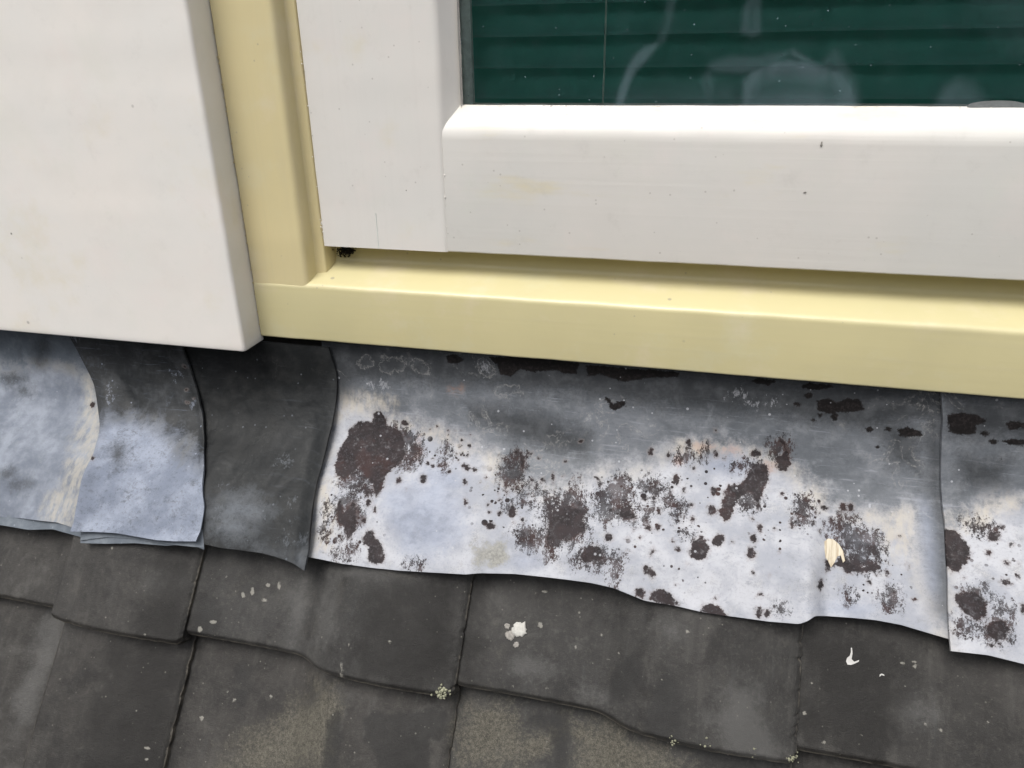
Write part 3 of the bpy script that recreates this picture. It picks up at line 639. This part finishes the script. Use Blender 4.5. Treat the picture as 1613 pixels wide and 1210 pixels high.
ad('black', 'd', [(570, 510), (600, 500), (650, 525), (620, 545), (580, 540)], [(760, 515), (900, 510), (1160, 540), (1150, 590), (1090, 585), (1060, 570), (960, 580), (900, 570), (860, 600), (810, 590), (800, 550)],
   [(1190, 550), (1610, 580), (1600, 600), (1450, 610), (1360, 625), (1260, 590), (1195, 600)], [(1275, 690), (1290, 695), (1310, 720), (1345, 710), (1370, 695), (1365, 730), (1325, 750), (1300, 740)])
C_right = [(514, 520), (517, 541), (529, 588), (528, 651), (521, 692), (503, 755), (496, 797), (491, 859), (485, 899)]
BC = [(285, 520), (290, 550), (305, 595), (318, 640), (323, 675), (324, 740), (323, 797), (319, 830), (314, 852)]
B_left = [(106, 515), (109, 531), (128, 564), (149, 606), (157, 640), (161, 685), (149, 720), (134, 755), (126, 800), (120, 838)]
D_right = [(1481, 600), (1482, 620), (1487, 700), (1489, 822), (1492, 1005)]
def curlD(s, T, X, Q):
    sm = 0.0024*np.exp(-((s*1)**2)/.0003)
    return .0018*ss(T, .93, 1.0)*(1+np.sin(X*55+1.2))*.5+.0004*(1+np.sin(X*210))*ss(T, .9, 1.0)
o = lead_sheet('lead_flashing', [(505, 520), (508, 560), (514, 700), (492, 790), (486, 840), (482, 876)], [(1500, 600), (1500, 700), (1503, 822), (1507, 1010)],
               [(482, 877), (490, 878), (539, 888), (590, 895), (633, 899), (700, 903), (733, 905), (758, 903), (810, 904), (850, 908), (893, 913), (930, 918), (966, 926), (1015, 946), (1068, 955), (1110, 965), (1152, 971), (1210, 979), (1258, 983), (1272, 978), (1283, 970), (1342, 973), (1380, 977), (1418, 984), (1455, 995), (1492, 1006), (1507, 1010)],
               .002, .0009, Dsh, M['lead_big'], curl=curlD)
big = tag(o, 'large pale lead sheet covered in dark rust blotches under the long yellow sill', 'lead flashing', 'lead flashing sheets over the roof tiles')
# right-hand sheet
Dsh = []
Dsh.append(('white', zz('c', [(1250, 470), (1290, 480), (1340, 460), (1400, 450), (1500, 400), (1613, 370), (1800, 360), (2300, 380), (2300, 1400), (1250, 1300)])))
ad('cream', 'c', [(1290, 470), (1400, 440), (1500, 390), (1600, 390), (1500, 450), (1400, 490), (1300, 520)])
ad('dark', 'c', [(1270, -60), (2300, 60), (2300, 160), (1613, 150), (1450, 130), (1290, 120)], [(1330, 200), (1540, 230), (1540, 330), (1360, 330)])
ad('black', 'e', [(1270, 715), (1340, 700), (1400, 715), (1450, 735), (1440, 750), (1400, 760), (1400, 800), (1340, 800), (1280, 790), (1275, 750)], [(1525, 755), (1560, 742), (1613, 750), (1660, 765), (1613, 775), (1550, 778)], [(1515, 830), (1560, 820), (1613, 825), (1660, 835), (1613, 850), (1540, 850)])
ae('black', 'e', (1440, 800, 18, 12), (1475, 832, 24, 12), (1515, 912, 6, 5))
ad('rust', 'c', [(1280, 505), (1330, 515), (1370, 560), (1392, 600), (1380, 640), (1345, 690), (1310, 690), (1280, 650)], [(1330, 780), (1370, 760), (1430, 775), (1462, 820), (1455, 870), (1420, 892), (1370, 860), (1335, 810)], [(1460, 920), (1480, 890), (1530, 885), (1555, 920), (1540, 960), (1500, 972), (1470, 950)])
ae('rust', 'c', (1490, 537, 28, 24), (1467, 607, 11, 15), (1537, 730, 17, 9), (1540, 650, 9), (1590, 705, 10), (1560, 575, 8), (1365, 715, 8), (1590, 655, 7), (1478, 990, 6), (1510, 502, 18, 8), (1610, 840, 10, 14), (1415, 760, 26, 6), (1700, 700, 30, 40), (1760, 560, 20), (1850, 820, 36))
ae('speck', 'c', (1435, 505, 44, 24), (1385, 920, 32, 22), (1330, 900, 20, 20), (1530, 835, 26, 28), (1500, 930, 64, 50), (1390, 480, 30, 15), (1410, 780, 50, 30))
ae('dots', 'c', (1450, 560, 140, 100), (1560, 700, 100, 80), (1400, 740, 90, 50))
o = lead_sheet('lead_flashing', [(1481, 600), (1483, 630), (1485, 660), (1488, 822), (1493, 950), (1496, 1025)], [(2080, 640), (2120, 800), (2180, 1180)],
               [(1496, 1025), (1551, 1031), (1613, 1047), (1700, 1062), (1800, 1075), (1900, 1092), (2000, 1115), (2120, 1150)],
               .0052, .0011, Dsh, M['lead_big'], curl=lambda s, T, X, Q: .0012*np.exp(-s/.02)+.002*ss(T, .93, 1)*np.sin(X*40))
tag(o, 'pale lead sheet at the right edge, overlapping the large blotchy one and hanging lowest', 'lead flashing', 'lead flashing sheets over the roof tiles')
# far left sheet
Dsh = []
Dsh.append(('white', zz('f', [(-900, 500), (60, 560), (200, 540), (330, 560), (420, 640), (470, 900), (420, 1400), (-900, 1400)])))
ad('cream', 'f', [(400, 620), (430, 680), (460, 850), (400, 1080), (350, 1290), (240, 1290), (270, 1150), (330, 930), (370, 760)])
ad('cream', 'a', [(200, -40), (350, -60), (345, 130), (240, 110), (190, 60)])
ae('dark', 'f', (190, 500, 30, 70, 15), (110, 680, 30, 20), (30, 1060, 30, 26), (80, 1100, 40, 20), (60, 620, 60, 20)); 
ae('rust', 'f', (430, 975, 14, 12), (448, 928, 8, 5), (466, 838, 8, 10), (420, 742, 6, 8));
o = lead_sheet('lead_flashing', [(-420, 470), (-430, 640), (-420, 760)], [(190, 515), (200, 600), (200, 700), (180, 840)],
               [(-430, 770), (-300, 782), (-150, 800), (0, 814), (30, 816), (62, 820), (90, 823), (118, 833), (180, 843)],
               .0022, .0015, Dsh, M['lead_pale'], q0=.024, curl=lambda s, T, X, Q: .0022*ss(T, .9, 1)*np.sin(X*70))
A_ = tag(o, 'blue grey lead sheet at the far left with a cream band, under the white board', 'lead flashing', 'lead flashing sheets over the roof tiles')
Dsh = []
o = lead_sheet('lower_layer', [(-400, 500), (-410, 760)], [(200, 520), (190, 850)], [(-430, 786), (0, 827), (40, 834), (80, 833), (121, 845), (185, 856)], .0, .003, [], M['lead_pale'], q0=.14, parent=A_, thick=.0015)
# dark sheet
Dsh = []
ae('scuff', 'a', (1380, 170, 30, 34), (1300, 180, 34, 40), (1340, 90, 30, 14), (1230, 62, 24, 8), (1020, 60, 60, 60)); ae('scuff', 'f', (1020, 1110, 34, 14), (1330, 1180, 20, 30), (790, 620, 44, 20), (880, 720, 30, 26), (1290, 1000, 40, 30))
ae('white', 'a', (1080, 40, 130, 70), (1060, 110, 90, 60)); ad('white', 'a', [(1180, 200), (1390, 215), (1400, 320), (1290, 260), (1180, 228)])
ae('dark', 'f', (1100, 800, 200, 200), (1250, 560, 200, 120))
def curlC(s, T, X, Q): return .0050*ss(s, .86, 1.0)*ss(T, .15, .4)+.0035*ss(s, .75, 1)*ss(T, .9, 1)+.0015*np.sin(Q*70)*s
o = lead_sheet('lead_flashing', [(p[0]-16, p[1]) for p in BC], C_right, [(298, 851), (314, 856), (347, 863), (380, 867), (410, 871), (430, 876), (451, 883), (468, 890), (485, 899)], .0065, .0012, Dsh, M['lead_dark'], q0=.024, curl=curlC, seed=3)
C_ = tag(o, 'dark charcoal lead sheet with a pointed lower right corner, below the sill end', 'lead flashing', 'lead flashing sheets over the roof tiles')
# folded light sheet
Dsh = []
ad('white', 'f', [(440, 860), (500, 800), (600, 800), (700, 830), (800, 890), (900, 990), (1000, 1080), (1000, 1500), (200, 1500), (380, 1000)])
ae('cream', 'f', (640, 800, 90, 18, 5), (830, 950, 40, 60, 30)); ae('rust', 'f', (840, 568, 4), (847, 675, 5), (850, 732, 6, 4), (880, 715, 4), (428, 985, 10, 6))
ae('scuff', 'f', (800, 610, 40, 26), (510, 700, 14, 60), (880, 740, 22, 20), (780, 940, 14, 10), (590, 950, 10, 8), (340, 440, 16, 20))
ae('dark', 'f', (530, 960, 30, 50), (560, 640, 120, 90), (750, 700, 100, 80))
def curlB(s, T, X, Q):
    fold = .0065*np.exp(-((s-.10)/.10)**2)*np.exp(-((T-.42)/.14)**2)-.0035*np.exp(-((s-.30)/.09)**2)*np.exp(-((T-.36)/.2)**2)+.0022*np.exp(-((s-.62)/.08)**2)*ss(T, .55, .1)
    return fold+.004*ss(s, .10, 0)*ss(T, .3, .6)+.0022*ss(s, .93, 1)+.003*ss(T, .95, 1)
o = lead_sheet('lead_flashing', B_left, BC, [(120, 838), (150, 838), (187, 840), (215, 845), (250, 851), (280, 853), (314, 853)], .0095, .0012, Dsh, M['lead_blue'], q0=.024, curl=curlB, seed=8, wrinkle=.0012)
B_ = tag(o, 'small folded lead sheet, dark above and blue white below, between cream band and dark sheet', 'lead flashing', 'lead flashing sheets over the roof tiles')
for k, (bot, base) in enumerate((([(128, 856), (170, 857), (215, 856), (262, 860), (300, 858), (322, 866)], .0055), ([(124, 851), (165, 846), (200, 848), (262, 857), (300, 861), (322, 863)], .0075))):
    o = lead_sheet('lower_layer', [(165, 600), (127, 851)], [(318, 600), (322, 864)], bot, base-.001*k, .002, [], M['lead_pale'], q0=.19, parent=B_, thick=.001, wrinkle=.0006)

# bare torn patch on the big sheet
def decal(name, poly_px, mat, parent=None, base=.002, thick=.0006, roofh=None, flat_=False, **kw):
    """thin crust following the surface under it"""
    P = []
    for p in poly_px:
        if roofh is None:
            x, q = px_to_lead(p, base); P.append((x, q))
        else: P.append(px_to_roof(p, roofh(p)))
    P = np.array(P); c = P.mean(0); V = []; n = len(P)
    if flat_:
        bm = bmesh.new(); vs = []
        for x, q in P:
            if roofh is None: w = lead_pt(np.array(x), np.array(q), float(lead_h(np.array(x), np.array(q), base))+.0012)
            else: w = on_roof(np.array(x), np.array(q), float(prof(tile_u(np.array(x))))+lift(q, SB[0])+.0004)
            vs.append(bm.verts.new(tuple(map(float, w))))
        f = bm.faces.new(vs); bmesh.ops.recalc_face_normals(bm, faces=[f])
        if f.normal.y > 0: f.normal_flip()
        bmesh.ops.triangulate(bm, faces=[f]); r = bmesh.ops.extrude_face_region(bm, geom=bm.faces[:])
        for v in [g for g in r['geom'] if isinstance(g, bmesh.types.BMVert)]: v.co -= Vector(NRM)*(.0014)
        bmesh.ops.recalc_face_normals(bm, faces=bm.faces)
        me = bpy.data.meshes.new(name); bm.to_mesh(me); bm.free(); return tag(link(name, me, mat, parent), **kw)
    for ring, (f, th) in enumerate(((1.0, 0), (.96, thick*.8), (.6, thick), (0, thick*1.15))):
        for k in range(n if f else 1):
            x, q = c+(P[k]-c)*f if f else c
            jt = 1+.3*sn(x*900, q*900) if ring else 1
            if roofh is None:
                off = float(lead_h(np.array(x), np.array(q), base)); V.append(lead_pt(np.array(x), np.array(q), off+th*jt+(.0004 if ring == 0 else .0004)))
            else:
                h = float(prof(tile_u(np.array(x))))+lift(q, SB[0]); V.append(on_roof(np.array(x), np.array(q), h+th*jt-(.0006 if ring == 0 else 0)))
    bm = bmesh.new(); vs = [bm.verts.new(tuple(map(float, v))) for v in V]
    for r in range(2):
        for k in range(n):
            f = bm.faces.new((vs[r*n+k], vs[r*n+(k+1) % n], vs[(r+1)*n+(k+1) % n], vs[(r+1)*n+k])); f.smooth = True
    for k in range(n): f = bm.faces.new((vs[2*n+k], vs[2*n+(k+1) % n], vs[3*n])); f.smooth = True
    bmesh.ops.recalc_face_normals(bm, faces=bm.faces); me = bpy.data.meshes.new(name); bm.to_mesh(me); bm.free()
    o = link(name, me, mat, parent); return tag(o, **kw)
rh = lambda p: float(prof(tile_u(np.array(px_to_roof(p, .02)[0]))))+lift(px_to_roof(p, .02)[1], SB[0])
decal('torn_patch', zz('c', [(785, 560), (800, 548), (822, 552), (845, 572), (862, 600), (870, 640), (862, 648), (852, 618), (838, 622), (826, 648), (812, 668), (800, 640), (790, 628), (785, 590)]), M['bare'], big, flat_=True, label='torn pale cream patch in the rusty blotch')
decal('paint_splash', zz('h', [(845, 480), (850, 480), (852, 505), (848, 530), (860, 542), (882, 534), (880, 541), (862, 550), (845, 556), (830, 554), (824, 540), (828, 525), (840, 515), (845, 500)]), M['paintdrop'], flat_=True, roofh=rh, thick=.0008,
      label='hooked splash of white paint on the tile below the right end of the lead', cat='paint splash')
decal('paint_splash', zz('h', [(972, 608), (973, 598), (982, 594), (992, 598), (994, 604), (988, 603), (982, 600), (977, 604)]), M['paintdrop'], flat_=True, roofh=rh, thick=.0005,
      label='tiny curled drop of white paint right of the hooked splash', cat='paint splash')
def ragged(cx, cy, r, n=26, seed=0, am=.35, sq=1.0): return [(cx+r*(1+am*sn(i*1.7, seed))*math.cos(6.283*i/n), cy+sq*r*(1+am*sn(i*1.7, seed))*math.sin(6.283*i/n)) for i in range(n)]
decal('bird_dropping', zz('g', ragged(896, 399, 34, seed=3, am=.5)), M['drop'], roofh=rh, thick=.0016, label='white crusty bird dropping on the middle tile', cat='bird dropping')
for k, (x, y, r) in enumerate(((842, 384, 13), (855, 425, 22), (882, 466, 13))):
    decal('bird_dropping', zz('g', ragged(x, y, r, seed=8+k, am=.5)), M['drop2'], roofh=rh, thick=.0008, group='faded smears of bird dropping', cat='bird dropping',
          label=('small pale smear, topmost left of the white dropping', 'largest greyish smear, lower left of the white dropping', 'greyish smear furthest below the white dropping')[k])
def crumbs(name, centers, size, mat, parent=None, **kw):
    bm = bmesh.new()
    for c in centers:
        r = size*random.uniform(.5, 1.3); q = bmesh.ops.create_icosphere(bm, subdivisions=1, radius=r)
        for v in q['verts']:
            v.co = Vector(c)+v.co*random.uniform(.6, 1.35)
    me = bpy.data.meshes.new(name); bm.to_mesh(me); bm.free(); me.polygons.foreach_set('use_smooth', [True]*len(me.polygons))
    o = link(name, me, mat, parent); return tag(o, **kw)
def roofpt(p, dh=0):
    x, s = px_to_roof(p, rh(p)); return on_roof(np.array(x), np.array(s), rh(p)+dh)
def cluster(px, r, n):
    return [roofpt((px[0]+random.gauss(0, r), px[1]+random.gauss(0, r)), random.uniform(-.003, .0002)) for _ in range(n)]
crumbs('lichen_clump', cluster((696, 1090), 4.5, 70), .0012, M['lichen'], kind='stuff', label='crusty green lichen on the lower corner of the tile below the rusty patch', cat='lichen')
crumbs('lichen_clump', cluster((1247, 1194), 4, 50)+cluster((1190, 1185), 4, 14)+cluster((1110, 1170), 7, 14)+cluster((1060, 1165), 5, 12), .0009, M['lichen'], kind='stuff', label='thin lichen crumbs along the bottom edge of the middle tile', cat='lichen')

# ------------------------------------------------------------------ window
win = empty('window', (0, .02, 0), label='white sash window in a cream yellow frame above the lead flashing', cat='window')
XJ, XS = -.4052, -.3495
sill_prof = fillet([(0, 0), (0, .0537), (.038, .0672), (.0395, .100), (.10, .100), (.10, .018), (.0075, .018), (.0075, 0)], [.0022, .0042, .004, 0, 0, 0, 0, .001])
link('sill', extrude('sill', sill_prof, 'x', XJ+.0004, 1.1, .006, .00035, 3), M['yellow_h'], win)
jp = fillet([(XJ+.0004, .0004), (XS, .0004), (XS+.0012, .0175), (XS+.010, .0185), (XS+.0115, .026), (XS+.0115, .09), (XJ+.0004, .09)], [.0008, .005, .002, .0018, 0, 0, 0])
link('jamb', extrude('jamb', jp, 'z', .0515, 1.0, .006, .00030, 7), M['yellow_v'], win)
# sash: face at y=.016
XO = XS+.0122; YF = .016; ZB = .0860; XI = -.2203; ZI = .1874
stile = fillet([(XO, YF), (XI-.0002, YF), (-.2076, YF+.018), (-.2076, .030), (-.2076, .056), (XO, .056)], [.0015, .004, .001, 0, 0, 0])
link('stile', extrude('stile', stile, 'z', ZB, 1.0, .006, .0003, 11), M['white_v'], win)
rail = fillet([(YF+.0003, ZB+.0003), (YF+.0003, ZI), (YF+.0165, ZI+.0171), (.056, ZI+.0171), (.056, ZB+.0003)], [.0015, .0085, .001, 0, 0])
link('bottom_rail', extrude('bottom_rail', rail, 'x', -.2203+.0002, 1.1, .006, .0003, 17), M['white_h'], win)
link('top_rail', extrude('top_rail', rail_t := fillet([(YF, .98), (YF, 1.08), (.056, 1.08), (.056, .98)], .002), 'x', XO, 1.1, .1, 0), M['white_h'], win)
link('head', box_me('head', XJ+.0004, 1.1, 0, .09, 1.0, 1.09), M['yellow_h'], win)
link('spacer_bar', box_me('spacer_bar', -.2076, -.1992, .0372, .042, .2048, .98), M['reveal'], win)
# glass pane with reflection shapes painted on as a pale film
gx = np.linspace(-.208, 1.0, 600); gz = np.concatenate([np.linspace(.2040, .300, 130), np.linspace(.302, .98, 20)])
GX, GZ = np.meshgrid(gx, gz); GG = np.stack([GX, 0*GX+YF+.0175, GZ], -1)
def px_to_y(p, y):
    v = ray(p); t = (y-CO[1])/v[1]; return CO[0]+t*v[0], CO[2]+t*v[2]
refl = np.zeros_like(GX)
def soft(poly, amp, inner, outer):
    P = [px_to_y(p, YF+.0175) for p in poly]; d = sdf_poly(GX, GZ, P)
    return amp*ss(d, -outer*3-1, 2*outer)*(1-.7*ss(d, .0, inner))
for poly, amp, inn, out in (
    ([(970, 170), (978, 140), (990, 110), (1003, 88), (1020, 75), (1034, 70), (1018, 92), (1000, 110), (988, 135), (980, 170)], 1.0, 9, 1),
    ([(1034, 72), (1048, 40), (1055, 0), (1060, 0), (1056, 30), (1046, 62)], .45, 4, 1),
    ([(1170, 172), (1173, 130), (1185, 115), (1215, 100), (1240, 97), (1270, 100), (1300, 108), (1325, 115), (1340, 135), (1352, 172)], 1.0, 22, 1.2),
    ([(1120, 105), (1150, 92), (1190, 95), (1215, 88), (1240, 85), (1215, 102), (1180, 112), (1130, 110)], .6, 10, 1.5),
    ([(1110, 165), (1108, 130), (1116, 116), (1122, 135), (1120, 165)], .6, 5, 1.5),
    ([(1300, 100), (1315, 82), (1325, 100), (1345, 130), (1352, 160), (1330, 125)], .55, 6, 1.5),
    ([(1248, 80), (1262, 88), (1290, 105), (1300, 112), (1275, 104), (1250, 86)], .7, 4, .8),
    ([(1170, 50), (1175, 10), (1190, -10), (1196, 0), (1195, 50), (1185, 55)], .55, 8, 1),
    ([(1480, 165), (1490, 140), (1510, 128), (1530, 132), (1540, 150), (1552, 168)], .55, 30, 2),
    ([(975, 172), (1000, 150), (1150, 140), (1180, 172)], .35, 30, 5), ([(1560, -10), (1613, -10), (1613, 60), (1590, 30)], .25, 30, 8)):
    refl = np.maximum(refl, soft(poly, amp, inn, out))
link('glass_pane', solid_grid('glass_pane', GG, .003, {'refl': refl}, np.broadcast_to(np.array([0, -1., 0]), GG.shape)), M['glass'], win)
# ragged paint lip along the glass, sealant smear, crumbs
bm = bmesh.new(); n = 420; prev = None
for k in range(n):
    x = -.2070+k/(n-1)*.62; f = max(0, sn(x*70, 3)+.25)*max(0, sn(x*260, 8)+.35); hz = ZI+.0162+.0016*f+.0006*sn(x*500, 2)
    a = bm.verts.new((x, YF+.0150, ZI+.0150)); b = bm.verts.new((x, YF+.0160, hz)); c = bm.verts.new((x, YF+.0174, hz+.0002))
    if prev:
        bm.faces.new((prev[0], a, b, prev[1])); bm.faces.new((prev[1], b, c, prev[2]))
    prev = (a, b, c)
bmesh.ops.solidify(bm, geom=bm.faces[:], thickness=.0003)
me = bpy.data.meshes.new('paint_lip'); bm.to_mesh(me); bm.free(); link('paint_lip', me, M['crumbw'], win)
bm = bmesh.new(); prev = None
for k in range(160):
    z = .2040+k/159*.25; w = .0008+.0009*abs(sn(z*160, 5))+.0004*sn(z*600, 1)
    a = bm.verts.new((-.2086, YF+.0166, z)); b = bm.verts.new((-.2072+w*.4, YF+.0168, z)); c = bm.verts.new((-.2072+w*.6, YF+.0174, z))
    if prev: bm.faces.new((prev[0], a, b, prev[1])); bm.faces.new((prev[1], b, c, prev[2]))
    prev = (a, b, c)
bmesh.ops.solidify(bm, geom=bm.faces[:], thickness=.0003)
me = bpy.data.meshes.new('paint_lip'); bm.to_mesh(me); bm.free(); link('paint_lip', me, M['crumbw'], win)
x0, z0 = px_to_y((1572, 167), YF+.0158)
bm = bmesh.new(); c = [bm.verts.new((x0+.019*math.cos(t)*(1+.1*sn(t*2, 1)), YF+.0158, z0+.0035*math.sin(t))) for t in np.linspace(0, 6.283, 40, endpoint=False)]
f = bm.faces.new(c); e_ = bmesh.ops.extrude_face_region(bm, geom=[f]); bmesh.ops.translate(bm, vec=(0, .0007, 0), verts=[g for g in e_['geom'] if isinstance(g, bmesh.types.BMVert)]); bmesh.ops.recalc_face_normals(bm, faces=bm.faces); me = bpy.data.meshes.new('sealant_smear'); bm.to_mesh(me); bm.free(); link('sealant_smear', me, M['sealant'], win)
crumbs('paint_flakes', [(XO+random.uniform(-.0012, .0016), YF+.0002+random.uniform(-.0004, .0004), random.choice((random.uniform(.088, .112), random.uniform(.088, .26)))) for _ in range(34)], .0005, M['crumbw'], win, kind='stuff')
crumbs('joint_drips', [(-.2201+random.uniform(-.0005, .0005), YF-.0002, z) for z in (.151, .133, .127, .108)], .0006, M['crumbw'], win, kind='stuff')
crumbs('paint_beads', [(XJ+random.uniform(.0002, .0012), -.0001, random.uniform(.06, .33)) for _ in range(46)]+[(XJ+random.uniform(.0002, .001), -.0001, random.uniform(.005, .055)) for _ in range(10)], .00055, M['crumb'], win, kind='stuff')
cx_, cz_ = px_to_y((594, 360), YF)
link('hairline_crack', box_me('hairline_crack', cx_-.00010, cx_+.00012, YF-.00045, YF+.002, ZB+.001, ZB+.031), M['reveal'], win)
for (px, w_, h_) in (((18, 368), .0011, .0013), ((1294, 227), .0010, .0024), ((1268, 303), .0013, .0007), ((640, 300), .0007, .0007)):
    yy = -.0286 if px[0] < 300 else YF
    x_, z_ = px_to_y(px, yy)
    bm = bmesh.new(); bmesh.ops.create_icosphere(bm, subdivisions=2, radius=1)
    for v in bm.verts: v.co = Vector((x_+v.co.x*w_*(.8+.4*sn(v.co.z*2, x_*90)), yy-.0001+v.co.y*.0003, z_+v.co.z*h_*(.8+.4*sn(v.co.x*2, z_*90))))
    me = bpy.data.meshes.new('grime_speck'); bm.to_mesh(me); bm.free()
    if px[0] > 300: link('grime_speck', me, M['drop2'], win)
    else: tag(link('grime_speck', me, M['drop2']), 'tiny dark speck near the left edge of the white board', 'speck')
# dark grub in the rebate corner
pts = []
for k in range(420):
    t = random.random()*.8; pts.append((XO+.006+.014*t+random.gauss(0, .0018), .0345+random.gauss(0, .0022), .0775+random.gauss(0, .0024)*(1-.5*t)))
crumbs('dirt_clump', pts, .0007, M['dirt'], label='black clump of dirt in the gap under the lower left corner of the sash', cat='dirt', kind='stuff')

# ------------------------------------------------------------------ blind
bl = empty('venetian_blind', (.3, .075, .20), label='dark green venetian blind hanging closed behind the window glass', cat='blind')
def slat_me():
    bm = bmesh.new(); pr = []
    for k in range(9):
        t = k/8-.5; pr.append((-.0075*t*2*-1*-1+.0028*(1-4*t*t), -t*.0275))        # lower edge leans out
    lo = []
    for nn_, xx in enumerate(np.linspace(-.235, .99, 60)):
        ring = []
        for (y, z) in pr: ring.append(bm.verts.new((xx, y*1.0+.0003*sn(xx*9, z*50), z+.0005*sn(xx*4, 7))))
        ring.append(bm.verts.new((xx, pr[-1][0]-.0010, pr[-1][1]+.0001+.0005*sn(xx*4, 7))))
        lo.append(ring)
    for a, b in zip(lo, lo[1:]):
        for k in range(9): f = bm.faces.new((a[k], b[k], b[k+1], a[k+1])); f.smooth = True
    bmesh.ops.solidify(bm, geom=bm.faces[:], thickness=.0005)
    bmesh.ops.recalc_face_normals(bm, faces=bm.faces)
    me = bpy.data.meshes.new('slat'); bm.to_mesh(me); bm.free(); me.materials.append(M['slat']); return me
sm_ = slat_me()
for k in range(33):
    o = bpy.data.objects.new('slat', sm_); COL.objects.link(o); o.parent = bl
    o.matrix_parent_inverse = Matrix.Translation(-Vector(bl.location)); o.location = (0, .074, .2066+.0142+k*.0236-.0236+.0003*math.sin(k*3))
def tube(name, pts, r, mat, parent):
    cu = bpy.data.curves.new(name, 'CURVE'); cu.dimensions = '3D'; sp = cu.splines.new('POLY'); sp.points.add(len(pts)-1)
    for i, p in enumerate(pts): sp.points[i].co = (*p, 1)
    cu.bevel_depth = r; cu.bevel_resolution = 2; o = bpy.data.objects.new('t', cu); COL.objects.link(o)
    me = bpy.data.meshes.new_from_object(o.evaluated_get(bpy.context.evaluated_depsgraph_get())); bpy.data.objects.remove(o); me.materials.clear()
    return link(name, me, mat, parent)
xc, _ = px_to_y((953, 80), .066)
tube('cord', [(xc+.0006*sn(z*40, 2), .0645+.0006*sn(z*50, 4), z) for z in np.arange(.195, .96, .006)], .0008, M['cord'], bl)
tube('cord', [(xc+.45+.0006*sn(z*40, 7), .0645, z) for z in np.arange(.195, .96, .006)], .0008, M['cord'], bl)

# ------------------------------------------------------------------ white board on the left
bp = fillet([(-1.15, -.0286), (XJ-.0003, -.0286), (XJ-.0003, .004), (-1.15, .004)], [.002, .0042, .0008, 0])
me = extrude('facing_board', bp, 'z', -.0052, .95, .006, .0003, 23)
# ease the lower arris
for v in me.vertices:
    if v.co.z < -.0050 and v.co.y < -.02: v.co.z += 0.0
board = link('facing_board', me, M['white'])
bm = bmesh.new(); bm.from_mesh(me)
ed = [e for e in bm.edges if all(v.co.z < -.005 for v in e.verts) and len(e.link_faces) == 2 and e.calc_face_angle(0) > .8]
bmesh.ops.bevel(bm, geom=ed, offset=.0016, segments=3, affect='EDGES', profile=.5)
for f in bm.faces: f.smooth = True
for e in bm.edges: e.smooth = not (len(e.link_faces) == 2 and e.calc_face_angle(0) > math.radians(38))
bm.to_mesh(me); bm.free()
tag(board, 'thick white painted board covering the upper left, beside the yellow frame', 'board')
